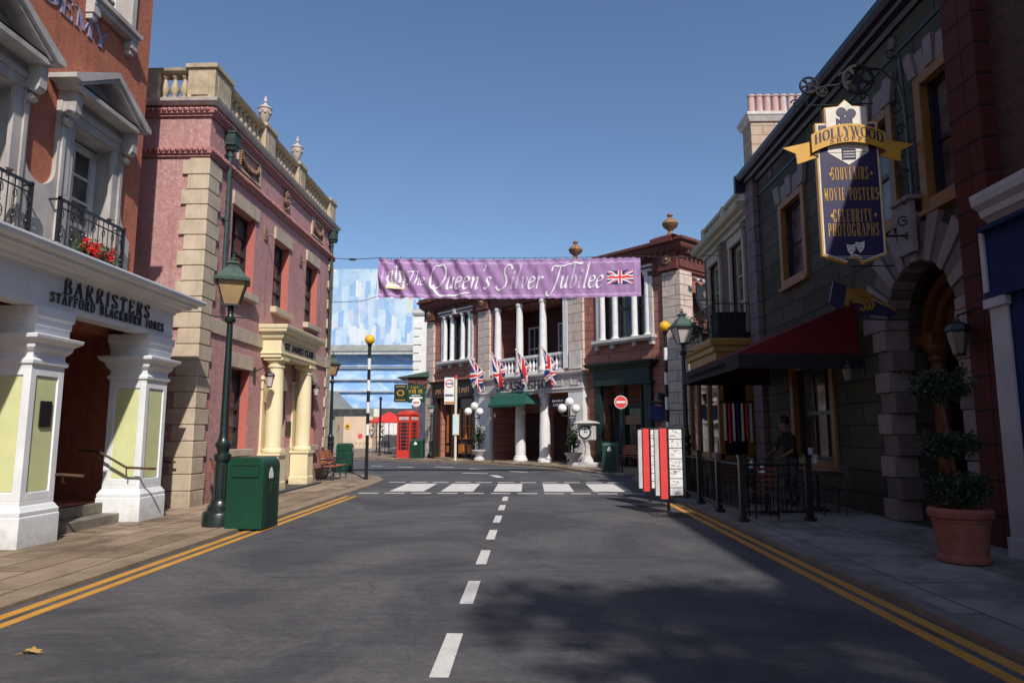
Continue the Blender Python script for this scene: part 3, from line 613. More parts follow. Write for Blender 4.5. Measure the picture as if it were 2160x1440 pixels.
for x0, x1 in ((7.75, 9.4), (10.0, 11.68)):       # balconies
    m = M(); y = -.24; z0, z1 = 4.06, 5.14
    m.box(x0-.02, x1+.02, y-.02, y+.02, z1-.03, z1+.01).box(x0, x1, y-.01, y+.01, z0+.1, z0+.13).box(x0, x1, y-.01, y+.01, z1-.15, z1-.13)
    for xx in (x0, x1): m.box(xx-.02, xx+.02, y-.02, y+.02, z0-.05, z1+.03).box(xx-.012, xx+.012, y, -.06, z1-.03, z1).box(xx-.012, xx+.012, y, -.06, z0+.1, z0+.13)
    n = 13
    for i in range(n):
        xx = x0+(x1-x0)*(i+.5)/n
        m.tube([(xx, y, z0), (xx, y, z1-.03)], .009, 5)
        if i % 2 == 0:
            for zz, rr in ((z0+.5, .07), (z1-.24, .045), (z0+.26, .05)):
                m.tube([(xx+rr*cos(a*pi/5)*(.75), y-.01, zz+rr*1.35*sin(a*pi/5)) for a in range(11)], .009, 4)
            m.sphere((xx, y, z0+.5), .03, 6, 4).sphere((xx, y, z0+.66), .02, 6, 4).sphere((xx, y, z0+.36), .02, 6, 4)
    m.obj('balcony_railing', 'ironb', L1)
# white porch
def pier(x0, x1, y0, y1, par):
    m = M(); r = rect(x0, x1, y0, y1); zt = 3.27
    m.sweep(r, [(-.3, 0), (0, 0), (0, .42), (-.012, .44), (-.3, .44)], True); i = .06
    ri = rect(x0+i, x1-i, y0+i, y1-i)
    m.sweep(ri, [(-.2, .44), (.05, .44), (.055, .49), (.03, .53), (.015, .56), (0, .57), (0, .64), (-.2, .64)], True)
    m.sweep(ri, [(-.2, 2.42), (0, 2.42), (0, 2.46), (.03, 2.48), (.035, 2.53), (0, 2.56), (0, 2.63), (.03, 2.66), (.06, 2.7), (.07, 2.76), (.15, 2.82), (.16, 2.87), (.07, 2.89), (.02, 2.9), (.02, 3.0), (.035, 3.02), (.035, 3.1), (.06, 3.14), (.06, zt), (-.2, zt)], True)
    xa, xb, ya, yb = x0+i, x1-i, y0+i, y1-i; s = .11; dd = .025
    m.box(xa+dd, xb-dd, ya+dd, yb-dd, .6, 2.45)
    for a, b in ((xa, xa+s), (xb-s, xb)): m.box(a, b, ya, ya+s, .64, 2.42).box(a, b, yb-s, yb, .64, 2.42)
    for z0, z1 in ((.64, .74), (2.32, 2.42)):
        m.box(xa+s, xb-s, ya, ya+dd+.01, z0, z1).box(xa, xa+dd+.01, ya+s, yb-s, z0, z1).box(xb-dd-.01, xb, ya+s, yb-s, z0, z1).box(xa+s, xb-s, yb-dd-.01, yb, z0, z1)
    o = m.obj('pier', 'white', par, bevel=.006)
    m = M(); t = .006
    m.box(xa+s+.02, xb-s-.02, ya+dd-t, ya+dd+.01, .76, 2.3).box(xa+dd-t, xa+dd+.01, ya+s+.02, yb-s-.02, .76, 2.3)
    m.obj('lime_panel', 'lime', o)
    return o
PX = [(9.0, 9.78), (11.8, 12.62)]
p1 = pier(9.0, 9.78, -.8, .0-.02, L1); p2 = pier(11.8, 12.62, -.8, -.02, L1)
pier(5.9, 6.7, -.8, -.02, L1)
M().box(9.3, 9.52, -.727, -.745, 1.62, 1.98).obj('notice_plate', 'blk', L1)
m = M(); pt = [(5.9, 0), (5.9, -.76), (12.58, -.76), (12.58, 0)]
m.sweep(pt, [(-.3, 3.272), (0, 3.272), (0, 3.33), (.012, 3.335), (.012, 3.36), (0, 3.365), (0, 3.78), (-.3, 3.78)])
m.sweep([(5.9, .0), (5.9, -.76), (12.58, -.76), (12.58, .0)], [(-.3, 3.74), (.02, 3.74), (.03, 3.78), (.08, 3.8), (.1, 3.84), (.2, 3.86), (.24, 3.9), (.3, 3.91), (.31, 3.95), (.4, 3.98), (.42, 4.03), (.42, 4.06), (-.3, 4.06)])
m.box(6.0, 12.5, -.7, 0, 3.5, 3.73).box(6.0, 12.5, -.72, 0, 3.9, 4.045)
m.obj('porch_entablature', 'white', L1)
m = M(); text(m, 'BARRISTERS', 10.62, 3.535, .225, -.76, .03, wt=.115, sp=.34, width=2.2); text(m, 'STAFFORD*BLACKBURN*JONES', 10.72, 3.37, .14, -.774, .025, wt=.115, sp=.3, width=2.78)
m.obj('porch_lettering', 'dslab', L1)
for (x, pts) in ((11.68, [(-1.1, .93), (-.6, .95), (-.1, 1.22), (.25, 1.24)]), (13.78, [(-.35, .95), (.05, .97), (.45, 1.25), (.8, 1.27)]), (9.72, [(-1.15, .93), (-.85, .95), (-.62, .95)])):
    m = M(); m.tube([(x, a, b) for a, b in pts], .022, 8)
    for a, b in (pts[1], pts[-2]): m.tube([(x, a, b), (x, a, b-.1), (x+.08, a+.03, b-.13)], .012, 5)
    m.obj('handrail', 'rail', L1)
for x in (9.3, 9.42, 12.1):
    l = thing('floodlight', {9.3: 'small grey floodlight on the porch roof left of the balcony corner', 9.42: 'small grey floodlight beside the balcony corner, nearer the red flowers', 12.1: 'small grey floodlight on the far end of the white porch roof'}[x], 'floodlight', (-6.85, x, 4.06), 0, 'floodlights on the porch roof')
    M().lathe([(.04, 0), (.04, .03), (.015, .04), (.015, .06), (.05, .07), (.055, .2), (.05, .21)], n=10).obj('lamp_body', 'grey', l)
f = thing('flower_box', 'red flowers in a planter box on the white porch roof', 'flower box', (-6.9, 10.35, 4.13))
M().box(-.1, .1, -.42, .42, 0, .13).obj('planter_box', 'blk', f)
M().leaves((.02, 0, .22), (.18, .48, .2), 520, .045, .2).obj('foliage', 'leafl', f)
m = M()
for i in range(46): 
    c = (random.uniform(-.02, .2), random.uniform(-.42, .42), random.uniform(.15, .34)); m.leaves(c, (.05, .05, .05), 10, .034, .3)
m.obj('petals', 'flower', f)
# ================================================================ left: pink stucco club building
L2 = thing('club_building', 'pink stucco building with sandstone quoins, roof balustrade and cream columned doorway', 'building', (-6.95, 0, 0), R(90))
XA, XB = 14.0, 23.3
W2 = [(15.3, 16.62, 4.9, 6.85), (17.95, 19.1, 4.9, 6.78), (20.6, 21.75, 4.9, 6.85), (15.35, 16.7, 1.15, 3.06), (20.95, 21.9, 1.15, 3.06), (18.2, 19.3, .25, 2.7)]
m = M(); m.wall(XA, XB, 0, 8.6, W2, .3, 0, 9); m.obj('wall', 'pink', L2)
for a, b, c, d in W2[:5]: M().box(b-.012, b+.002, .006, .3, c, d).obj('red_reveal', 'redrev', L2)
for i, (a, b, c, d) in enumerate(W2[:5]):
    win(L2, a, b, c, d, .2, 'dframe', 'glassc', 2, 4, .08, .03)
    M().box(a-.06, b+.12, -.05, .02, d, d+.33).obj('lintel', 'stone', L2, bevel=.008)
    M().box(a-.1, b+.1, -.16, .1, c-.16, c).obj('sill', 'stone', L2, bevel=.01)
m = M(); m.box(18.2, 19.3, .18, .24, .25, 2.7); m.obj('door', 'shopw', L2)
# quoins
m = M(); mf = M(); zb = 0; k = 0
hs = [(.36, .52, .62)]+[(.335, *((.42, .44) if i % 2 else (.54, .56))) for i in range(21)]
for h, w_, w2_ in hs:
    g_ = .012; o = .055
    if zb+h > 7.5: h = 7.45-zb
    m.box(XA-o, XA+w_+.02, -o, .0, zb+g_, zb+h-g_); m.box(XA-o, XA+.0, 0, w2_-.02, zb+g_, zb+h-g_)
    mf.box(XB-w_+.1, XB+o, -o, .0, zb+g_, zb+h-g_)
    zb += h
    if zb > 7.4: break
m.box(XA-.035, XA+.38, -.035, 0, 0, 7.44).box(XA-.035, XA, 0, .4, 0, 7.44)
mf.box(XB-.32, XB+.035, -.035, 0, 0, 7.44)
m.obj('quoins', 'stone', L2, bevel=.01); mf.obj('quoins', 'stone', L2, bevel=.01)
for a, b in ((XA+.45, 17.35), (20.5, XB-.45)): M().box(a, b, -.05, 0, 3.70, 4.02).obj('string_course', 'stone', L2, bevel=.01)
pr = [(XB, 9), (XB, 0)][::-1]
path = [(XA, 7.5), (XA, 0), (XB, 0), (XB, 7.5)]
m = M()
for z in (7.5, 8.42): m.sweep(path, [(-.02, z-.03), (.05, z-.03), (.05, z), (.09, z+.03), (.09, z+.16), (.05, z+.19), (-.02, z+.19)])
for z in (7.53, 8.45):       # rope ornament
    for i in range(78): x = XA-.05+.12*i; m.lathe([(.02, -.05), (.055, 0), (.02, .05)], (x, -.1, z+.07), 6, 'x')
    for i in range(30): m.lathe([(.02, -.05), (.055, 0), (.02, .05)], (XA-.1, .05+.12*i, z+.07), 6, 'y')
m.obj('rope_moulding', 'pinktrim', L2)
m = M(); m.sweep(path, [(-.3, 8.62), (.13, 8.62), (.2, 8.68), (.22, 8.74), (-.3, 8.78)]); m.obj('cornice', 'whitest', L2)
# balustrade
bal = None
m = M(); zb = 8.77
m.sweep(path, [(-.3, zb-.03), (.02, zb-.03), (.02, zb+.08), (-.3, zb+.08)])
m.sweep(path, [(-.32, 9.42), (.0, 9.42), (.04, 9.46), (.06, 9.52), (-.3, 9.53)])
piers = [(XA, XA+.72), (16.9, 17.5), (19.5, 20.0), (22.75, XB)]
for a, b in piers: m.box(a-.05, b+.04, -.06, .36, zb, 9.5); m.box(a+.08, b-.08, -.075, -.06, zb+.1, 9.38); m.box(a-.1, b+.09, -.11, .4, 9.5, 9.6)
m.box(XA-.047, XA+.3, .37, .55, zb, 9.497).box(XA-.097, XA+.3, .41, .6, 9.5, 9.595).box(XA-.047, XA+.3, 1.2, 1.55, zb, 9.5).box(XA-.06, XA-.075, .08, .45, zb+.1, 9.38)
bo = m.obj('balustrade', 'stonet', L2, bevel=.012)
def balu(x, y, par, z, h, r, mat):
    m = M(); baluster_m(m, 0, 0, 0, h, r); return m.obj('baluster', mat, par, smooth=True, loc=(x, y, z))
b0 = balu(0, .14, bo, zb+.08, .58, .1, 'stonet'); pos = [(XA+.12, .70+.22*i) for i in range(3)]+[(XA+.12, 1.75+.25*i) for i in range(6)]
for a, b, n in ((14.76, 16.85, 8), (17.54, 19.46, 8), (20.04, 22.7, 10)): pos += [(a+(b-a)*(i+.5)/n, .14) for i in range(n)]
for i, (x, y) in enumerate(pos):
    o = b0 if i == 0 else b0.copy()
    if i: S.collection.objects.link(o); o.parent = bo
    o.location = (x, y, zb+.08)
for x in (17.2, 19.75):
    m = M(); m.lathe([(.09, 0), (.09, .05), (.04, .09), (.035, .13), (.07, .17), (.13, .3), (.165, .46), (.165, .52), (.19, .55), (.17, .58), (.12, .62), (.05, .68), (.03, .72), (.055, .76), (.04, .82), (.012, .92)], (x, .14, 9.6), 14)
    for k in range(8): m.tube([(x+.165*cos(a), .14+.165*sin(a), 10.08-.09*sin((t/4)*pi)) for t in range(5) for a in [2*pi*(k+t/4)/8]], .012, 4)
    m.obj('roof_urn', 'urn', L2, smooth=True)
# frieze panels
for xa, xb in ((15.35, 16.7), (20.9, 22.1)):
    m = M(); z0, z1 = 7.78, 8.36
    m.box(xa, xb, -.05, 0, z0, z0+.05).box(xa, xb, -.05, 0, z1-.05, z1).box(xa, xa+.05, -.05, 0, z0+.05, z1-.05).box(xb-.05, xb, -.05, 0, z0+.05, z1-.05)
    o = m.obj('frieze_panel', 'stone', L2)
    m = M(); xc = (xa+xb)/2; hw = (xb-xa)/2-.15
    for i in range(19): a = pi*i/18; m.sphere((xc-hw*cos(a), -.05, 8.25-.3*sin(a)), .035+.03*sin(a), 7, 5)
    for sx in (-1, 1):
        for i in range(6): m.sphere((xc+sx*(hw+.02), -.04, 8.22-.06*i), .035, 6, 4)
    m.obj('garland', 'rope', o)
m = M()
for i in range(30): a = random.uniform(0, 2*pi); r = random.uniform(.08, .2); m.sphere((18.6+r*cos(a), -.06, 8.05+r*1.3*sin(a)), random.uniform(.025, .05), 6, 4)
m.lathe([(.02, -.1), (.13, -.07), (.14, 0)], (18.6, 0, 8.05), 12, 'y'); m.box(18.5, 18.7, -.06, 0, 8.22, 8.34)
m.obj('crest', 'rope', L2)
# downpipes
for x, zt in ((14.8, 8.33), (22.9, 8.45)):
    m = M(); m.prism([(x-.14, zt), (x-.14, zt-.26), (x-.08, zt-.38), (x+.08, zt-.38), (x+.14, zt-.26), (x+.14, zt)], -.25, -.03, 'y').box(x-.16, x+.16, -.27, -.02, zt, zt+.04).box(x-.155, x+.155, -.265, -.02, zt-.28, zt-.25)
    for z in (zt-.5, zt-2.0, 5.0): m.lathe([(.065, -.04), (.065, .04)], (x, -.1, z), 10).box(x-.1, x+.1, -.04, .0, z-.025, z+.025)
    m.lathe([(.048, 4.35), (.048, zt-.36)], (x, -.1, 0), 12); m.obj('downpipe', 'copper', L2, smooth=True)
# cream portico
pa, pb, po = 17.36, 20.22, .53
m = M(); pth = [(pa, 0), (pa, -po), (pb, -po), (pb, 0)]
m.sweep(pth, [(-.3, 3.47), (.0, 3.47), (.0, 3.55), (.03, 3.56), (.03, 3.6), (0, 3.61), (0, 3.97), (-.3, 3.97)])
m.sweep(pth, cornice_prof(3.95, 4.3, .22, .3)); m.box(pa+.2, pb-.2, -po+.2, 0, 3.5, 3.9).box(pa+.1, pb-.1, -po+.1, 0, 4.1, 4.24)
m.obj('portico_entablature', 'cream', L2, bevel=.004)
m = M(); text(m, 'ST JAMES CLUB', (pa+pb)/2, 3.7, .17, -po, .02, wt=.2, width=2.4); m.obj('portico_lettering', 'dslab', L2)
for x in (17.66, 19.96):
    m = M(); m.lathe([(.225, 1.02), (.26, 1.04), (.26, 1.1), (.215, 1.14), (.21, 1.18), (.215, 1.9), (.19, 3.1), (.185, 3.2), (.215, 3.22), (.215, 3.26), (.19, 3.28), (.2, 3.34), (.27, 3.4)], (x, -.31, 0), 20)
    m.lathe([(.25, 3.4), (.25, 3.47)], (x, -.31, 0), sq=True)
    m.sweep(rect(x-.27, x+.27, -.58, -.04), [(-.2, .07), (.0, .07), (.0, .28), (-.02, .3), (-.02, .93), (.02, .96), (.02, 1.02), (-.2, 1.02)], True)
    m.obj('column', 'cream', L2, smooth=True)
for x in (17.66, 19.96):
    m = M(); m.box(x-.16, x+.16, -.05, .0, .2, 2.9).box(x-.2, x+.2, -.09, 0, 2.9, 3.0).box(x-.2, x+.2, -.09, 0, .2, .4); m.obj('pilaster', 'cream', L2)
m = M(); m.prism([(18.2, 2.71)]+[(18.75-.55*cos(pi*i/10), 2.71+.5*sin(pi*i/10)) for i in range(11)]+[(19.3, 2.71)], -.04, 0, 'y'); m.obj('fanlight', 'cream', L2)
M().box(19.32, 19.78, -.04, 0, .2, 1.1).obj('stone_dado', 'stone', L2)
M().box(19.4, 19.76, -.03, 0, 1.45, 1.85).obj('wall_plaque', 'ironb', L2)
M().box(17.0, 20.6, -.72, 0, 0, .08).obj('portico_plinth', 'dslab', L2)
def wall_lantern(par, x, z, out=.42, s=1., GL='lampgl2'):
    m = M(); m.box(x-.05*s, x+.05*s, -.03, 0, z-.15*s, z+.2*s).tube([(x, 0, z+.1*s), (x, -out*.6, z+.2*s), (x, -out, z+.16*s), (x, -out, z+.1*s)], .014*s, 6)
    o = m.obj('lantern_bracket', 'ironb', par)
    m = M(); c = (x, -out, z-.28*s)
    m.lathe([(.05*s, 0), (.06*s, .02*s), (.11*s, .27*s), (.13*s, .28*s), (.1*s, .34*s), (.03*s, .38*s), (.02*s, .42*s)], c, 6); m.obj('lantern_cage', 'ironb', o)
    M().lathe([(.062*s, .03*s), (.108*s, .25*s)], c, 6).obj('lantern_glass', GL, o)
wall_lantern(L2, 17.0, 2.95, .4, 1.05); wall_lantern(L2, 20.95, 2.9, .35, .9)
for x in (17.3, 20.05):
    m = M(); m.box(x-.12, x+.12, -.03, 0, 6.55, 6.85); m.tube([(x, -.03, 6.7), (x, -.22, 6.66)], .02, 6); m.obj('wall_fitting', 'rope', L2)
# ================================================================ street furniture masters
def lamp_post(label, loc, glass='lampgl', head=True, group='green lantern lamp posts'):
    t = thing('street_lamp', label, 'street lamp', loc, R(22), group)
    m = M(); m.lathe([(.27, 0), (.27, .2), (.25, .23), (.2, .25), (.2, .31), (.17, .34), (.145, .40), (.15, .42), (.13, .44)], n=20)
    m.lathe([(.105, .43), (.108, .9), (.1, 1.02), (.13, 1.05), (.14, 1.1), (.13, 1.16), (.09, 1.18), (.11, 1.26), (.13, 1.29), (.13, 1.33), (.095, 1.37), (.08, 1.42), (.068, 1.5), (.06, 2.5), (.048, 3.36), (.085, 3.38), (.095, 3.43), (.06, 3.47), (.045, 3.52), (.055, 3.6), (.04, 3.66)], n=16)
    for i in range(12): a = 2*pi*i/12; m.tube([(.107*cos(a), .107*sin(a), .46), (.104*cos(a), .104*sin(a), 1.0)], .012, 5)
    m.obj('post', 'lampg', t, smooth=True)
    M().lathe([(.012, -.3), (.014, -.29), (.014, .29), (.012, .3)], (0, 0, 3.47), 6, 'x').obj('ladder_bar', 'lampg', t)
    m = M(); zb, zt = 3.68, 4.08; wb, wt = .12, .235
    m.lathe([(wb+.02, zb-.03), (wb+.02, zb)], sq=True)
    for sx in (-1, 1):
        for sy in (-1, 1): m.tube([(sx*wb, sy*wb, zb), (sx*wt, sy*wt, zt)], .012, 5)
    m.tube([(0, 0, 3.6), (0, 0, 3.7)], .04)
    m.obj('lantern_frame', 'lampg', t)
    M().lathe([(wb-.006, zb), (wt-.006, zt)], sq=True).obj('lantern_glass', glass, t)
    m = M(); m.lathe([(wt+.05, zt-.01), (wt+.055, zt+.03), (wt-.0, zt+.06), (.11, zt+.24), (.07, zt+.25), (.075, zt+.31), (.1, zt+.32), (.1, zt+.34), (.05, zt+.37)], sq=True)
    m.lathe([(.03, zt+.36), (.05, zt+.41), (.012, zt+.44), (.025, zt+.47), (.004, zt+.5)], n=8)
    m.obj('lantern_roof', 'lamproof', t)
    return t
lp = lamp_post('tall dark green lamp post with amber lantern right beside the nearest green bin', (-5.12, 11.4, .03))
copy_thing(lp, (-7.55, 25.9, .03), R(10), 'dark lamp post half hidden behind the far corner of the pink building')
lr = lamp_post('dark lamp post with milky lantern beside the striped pole on the right pavement', (4.09, 18.2, .06), 'lampgl2')
lr.rotation_euler[2] = R(10); lr.scale = (1.03, 1.03, 1.045)
copy_thing(lr, (-5.95, 41.2, .05), R(10), 'black lamp post behind the red phone box at the pale block corner').scale = (.8, .8, .72)
def bin_thing(label, loc, rz):
    t = thing('litter_bin', label, 'litter bin', loc, rz, 'dark green litter bins')
    w_, d_, h = .30, .32, 1.12; m = M(); n = 6; r = .13
    prof = [(-w_, 0), (w_, 0), (w_, h-r)]+[(w_-r+r*cos(pi/2*i/n), h-r+r*sin(pi/2*i/n)) for i in range(1, n+1)]+[(-w_+r-r*sin(pi/2*i/n), h-r+r*cos(pi/2*i/n)) for i in range(1, n+1)]
    m.prism(prof, -d_+.012, d_-.012, 'y')
    for s in (-1, 1):
        y0, y1 = (s*d_, s*(d_-.012)) if s < 0 else (d_-.012, d_)
        # raised rim frame with a flap opening
        m.box(-w_, -w_+.05, y0, y1, 0, h-r).box(w_-.05, w_, y0, y1, 0, h-r).box(-w_+.05, w_-.05, y0, y1, 0, h-.36).box(-w_+r*.5, w_-r*.5, y0, y1, h-.06, h-.01).box(-w_+.05, w_-.05, y0, y1, h-.13, h-.06)
    m.obj('body', 'bin', t, bevel=.008)
    m = M(); m.box(-w_+.08, w_-.08, -d_-.012, -d_+.01, h-.31, h-.15); m.obj('flap', 'bin', t, bevel=.004)
    m = M(); m.box(w_-.0, w_+.01, -.2, .2, .05, .68).box(w_, w_+.008, -.18, .18, .72, h-.16); m.obj('side_door', 'bind', t)
    m = M(); y = .08; m.X = Matrix.Translation((w_+.013, -.05, .84))
    m.prism([(-.07, -.06), (.07, -.06), (.085, .0), (.055, .05), (.03, .1), (0, .12), (-.03, .1), (-.055, .05), (-.085, .0)], 0, .004, 'x'); m.obj('badge', 'wht', t)
    m = M(); m.box(w_+.01, w_+.014, -.1, 0, .55, .74); m.obj('badge_text', 'bin', t)
    return t
bn = bin_thing('nearest dark green bin beside the tall lamp post on the left kerb', (-4.53, 11.28, .03), R(-3))
copy_thing(bn, (-7.33, 27.2, .0), R(8), 'green bin past the far corner of the pink building beside the bench')
copy_thing(bn, (-6.55, 40.0, .05), R(-90), 'green bin in front of the red phone box').scale = (1.15, 1.15, 1.0)
copy_thing(bn, (3.1, 26.75, .05), R(-95), 'green bin in shade in front of the dark green shopfront by the no entry sign')
def bench(label, loc, rz, slat='slat'):
    t = thing('park_bench', label, 'bench', loc, rz, 'slatted benches on the pavements')   # sits facing local -y, 1.5 m long along x
    m = M()
    for i in range(4): m.box(-.75, .75, -.42+.1*i, -.35+.1*i, .43, .46)
    m.obj('seat', slat, t, bevel=.004)
    m = M()
    for i in range(5): z = .52+.085*i; y = .0+.035*i; m.prism([(y, z), (y+.025, z), (y+.05, z+.065), (y+.025, z+.065)], -.75, .75, 'x')
    m.obj('backrest', slat, t)
    for x in (-.7, 0, .7):
        m = M(); m.tube([(x, -.46, 0), (x, -.4, .06), (x, -.38, .25), (x, -.4, .41), (x, .0, .42), (x, .06, .6), (x, .18, .98)], .022, 6).tube([(x, .14, 0), (x, .04, .1), (x, 0, .25), (x, -.02, .42)], .022, 6).tube([(x, -.38, .25), (x, -.2, .32), (x, 0, .25)], .014, 6)
        if x: m.tube([(x, -.4, .43), (x, -.43, .6), (x, -.3, .66), (x, .05, .64)], .02, 6)
        m.obj('leg', 'ironb', t)
    return t
bc = bench('orange slatted bench behind the nearest lamp post against the pink wall', (-6.55, 15.1, .03), R(90))
copy_thing(bc, (-6.55, 22.35, .03), R(90), 'orange slatted bench just past the cream columns of the pink building')
copy_thing(bc, (4.6, 30.6, .05), R(-47.5), 'dull bench in shade beside the green bin by the no entry sign')
def beacon(label, loc):
    t = thing('striped_beacon', label, 'crossing beacon', loc, 0, 'striped crossing beacons')
    r = .055
    mb = M(); mb.lathe([(.075, 0), (.075, .05), (r, .07), (r, 1.42)], n=14); mw = M(); z = 1.42; k = 0
    while z < 3.95:
        (mw if k % 2 == 0 else mb).lathe([(r, z), (r, z+.36)], n=14); z += .36; k += 1
    mb.lathe([(r, z), (r*.8, 4.3), (.08, 4.4), (.1, 4.46)], n=14)
    mb.obj('pole', 'blk', t, smooth=True); mw.obj('white_bands', 'wht', t, smooth=True)
    M().sphere((0, 0, 4.57), .165, 18, 12).obj('globe', 'yglobe', t, smooth=True)
    return t
bk = beacon('black and white striped pole with yellow globe at the left end of the crossing', (-5.32, 22.4, .03))
copy_thing(bk, (3.98, 20.0, .06), 0, 'striped pole with yellow globe behind the menu boards on the right')
# ================================================================ banner over the street
def bdisp(x, z, d=0):
    u = (x+5.0)/8.65; v = z
    y = .07*sin(7*x+2.2*z)*math.exp(-u*3)+.085*sin(13*(x+.75*z)+1.)*math.exp(-u*2.6)+.015*sin(9*x+.9*z+sin(3*x))*(.35+.65*z)+.009*sin(19*x-3*z+2*sin(2.3*x))*z+.005*sin(31*x+4*z)+.07*sin(u*pi)*(1-z)
    y += .03*abs(sin(9*(x-.6*z)))*math.exp(-(1-u)*9)
    return (x+.0*z, 22+y-d, 5.95+1.3*z+.015*sin(26*x)*(1 if z > .5 else .6)-.05*sin(u*pi)+.02*u*0)
bn_ = thing('street_banner', 'purple jubilee banner with white script strung across the street', 'banner', (0, 0, 0))
m = M(); NX, NZ = 300, 40; ids = [[m.addv(bdisp(-5.0+8.65*i/NX, j/NZ)) for i in range(NX+1)] for j in range(NZ+1)]
ix2 = [[m.addv(Vector(bdisp(-5.0+8.65*i/NX, j/NZ))+Vector((0, .004, 0))) for i in range(NX+1)] for j in range(NZ+1)]
for j in range(NZ):
    for i in range(NX):
        hem = (j in (2, 3) or j in (NZ-4, NZ-5) or (i in (4, 5) and 2 < j < NZ-3) or (i == NX-6 and 2 < j < NZ-3)); m.cur = 1 if hem else 0
        m.face((ids[j][i], ids[j][i+1], ids[j+1][i+1], ids[j+1][i])); m.cur = 0; m.face((ix2[j][i], ix2[j+1][i], ix2[j+1][i+1], ix2[j][i+1]))
cl = m.obj('cloth', ('purple', 'lilac'), bn_, smooth=True)
fnb = lambda X, Z, Y: bdisp(X, Z, .014-Y)
m = M(); text(m, 'The', -3.78, .34, .36, 0, .004, SCR, sp=.02, wt=.11, thin=.035, nib=R(35), shear=.3, fn=lambda X, Z, Y: fnb(X, Z/1.0, Y), sx=1.0)
m.obj('small_lettering', 'silver', cl)
m = M(); cols = [0]*7+[0]+[0, 1, 1, 1, 0, 0]+[0]+[0, 0, 1, 1, 0, 0, 0]
text(m, "Queen's Silver Jubilee", -.5, .25, .6, 0, .004, SCR, sp=.045, wt=.115, thin=.03, nib=R(38), shear=.3, fn=lambda X, Z, Y: fnb(X, Z, Y), matf=lambda i: cols[i] if i < len(cols) else 0, width=5.7)
m.obj('script_lettering', ('silver', 'silvergrey'), cl)
m = M()
for i in range(48):
    for j in range(24):
        m.cur = union((i+.5)/48, (j+.5)/24); X0 = 2.55+.84*i/48; Z0 = .33+.34*j/24
        m.poly([fnb(a, b, 0) for a, b in ((X0, Z0), (X0+.84/48, Z0), (X0+.84/48, Z0+.34/24), (X0, Z0+.34/24))])
m.obj('printed_flag', ('fblue', 'silver', 'umbred'), cl)
m = M(); cx = -4.42
for z0, z1, hw, c in ((.22, .26, .30, 1), (.27, .34, .29, 0), (.35, .38, .28, 1)): m.cur = c; m.poly([fnb(cx+a, b, 0) for a, b in ((-hw, z0), (hw, z0), (hw, z1), (-hw, z1))])
for k in range(5):
    a = (k-2)*.13; m.cur = 0 if k % 2 else 0
    for q in range(6): zz = .40+.05*q; s_ = .065*(1-q*.06); aa = a*(1+.12*sin(q)); m.poly([fnb(cx+aa+p*s_, zz+r, -.001*(k % 3)) for p, r in ((-1, 0), (0, -.02), (1, 0), (0, .045))])
m.cur = 1
for k in (-1, 1): m.poly([fnb(cx+k*.2+p, .66+r, 0) for p, r in ((-.05, 0), (0, -.03), (.05, 0), (0, .04))])
m.cur = 0; m.poly([fnb(cx+p, .78+r, 0) for p, r in ((-.025, -.09), (.025, -.09), (.025, .09), (-.025, .09))]); m.poly([fnb(cx+p, .8+r, -.001) for p, r in ((-.07, -.02), (.07, -.02), (.07, .02), (-.07, .02))])
m.obj('crown_print', ('silver', 'cyellow'), cl)
m = M(); P0 = Vector((-6.9, 22.6, 7.45)); P1 = Vector((-5.02, 22, 7.28)); P2 = Vector((3.67, 22, 7.28)); P3 = Vector((6.3, 22.0, 7.3))
m.tube([P0, P0.lerp(P1, .5)-Vector((0, 0, .05)), P1], .012, 5).tube([P1+(P2-P1)*t/8-Vector((0, 0, .03*sin(pi*t/8))) for t in range(9)], .008, 5).tube([P2, P2.lerp(P3, .5)-Vector((0, 0, .06)), P3], .01, 5)
m.tube([(-6.9, 22.6, 5.9), (-5.6, 22.2, 5.86), (-5.02, 22, 5.98)], .01, 5).tube([(3.67, 22, 5.95), (5, 22, 5.82), (6.3, 22, 5.8)], .008, 5)
for P in ((P0+P1)/2, (P2+P3)/2): m.lathe([(.03, -.12), (.045, 0), (.03, .12)], (P.x, P.y, P.z-.05), 6, 'x')
m.obj('rope', 'cable', bn_)
m = M()
for i in range(26): p = Vector(bdisp(-4.95+8.55*i/25, 1)); m.tube([p, p+Vector((0, 0, .06))], .01, 4); p = Vector(bdisp(-4.95+8.55*i/25, 0)); m.tube([p, p-Vector((0, 0, .05))], .008, 4)
m.obj('tie', 'cable', bn_)
# ================================================================ centre: brown red corner building
C_A = (-6.0, 42.5, 0); C_R = atan2(-.73724, .67563)
def cw(x, y, z=0): return (C_A[0]+.67563*x+.73724*y, C_A[1]-.73724*x+.67563*y, z)
BC = thing('corner_building', 'brown red block building with white colonnaded balcony, pale pilasters and urn on its corner', 'building', C_A, C_R)
XL, XR = -.55, 18.4
m = M(); m.wall(XL, XR, 0, 9.2, [(1.15, 3.75, 5.8, 8.6), (5.9, 11.55, 4.7, 8.45, 2.2), (5.9, 11.75, .04, 3.5, 2.0), (13.95, 16.75, 5.8, 8.65), (.9, 4.35, .04, 3.55, .9), (13.9, 16.6, .05, 3.75, .9)], .35, 0, 12)
m.obj('wall', 'brick', BC)
path = [(XL, 10), (XL, 0), (XR, 0), (XR, 12)]
m = M(); m.sweep(path, [(-.2, 8.45), (.1, 8.45), (.1, 8.55), (.16, 8.6), (.16, 9.05), (.2, 9.1), (.45, 9.35), (.5, 9.45), (.5, 9.6), (.62, 9.66), (.62, 9.78), (-.2, 9.8)])
m.obj('cornice', 'cred', BC)
m = M()
for i in range(58): x = XL+.1+.325*i; m.box(x, x+.13, -.42, -.15, 9.16, 9.42)
for i in range(36): y = .1+.325*i; m.box(XR+.15, XR+.42, y, y+.13, 9.16, 9.42)
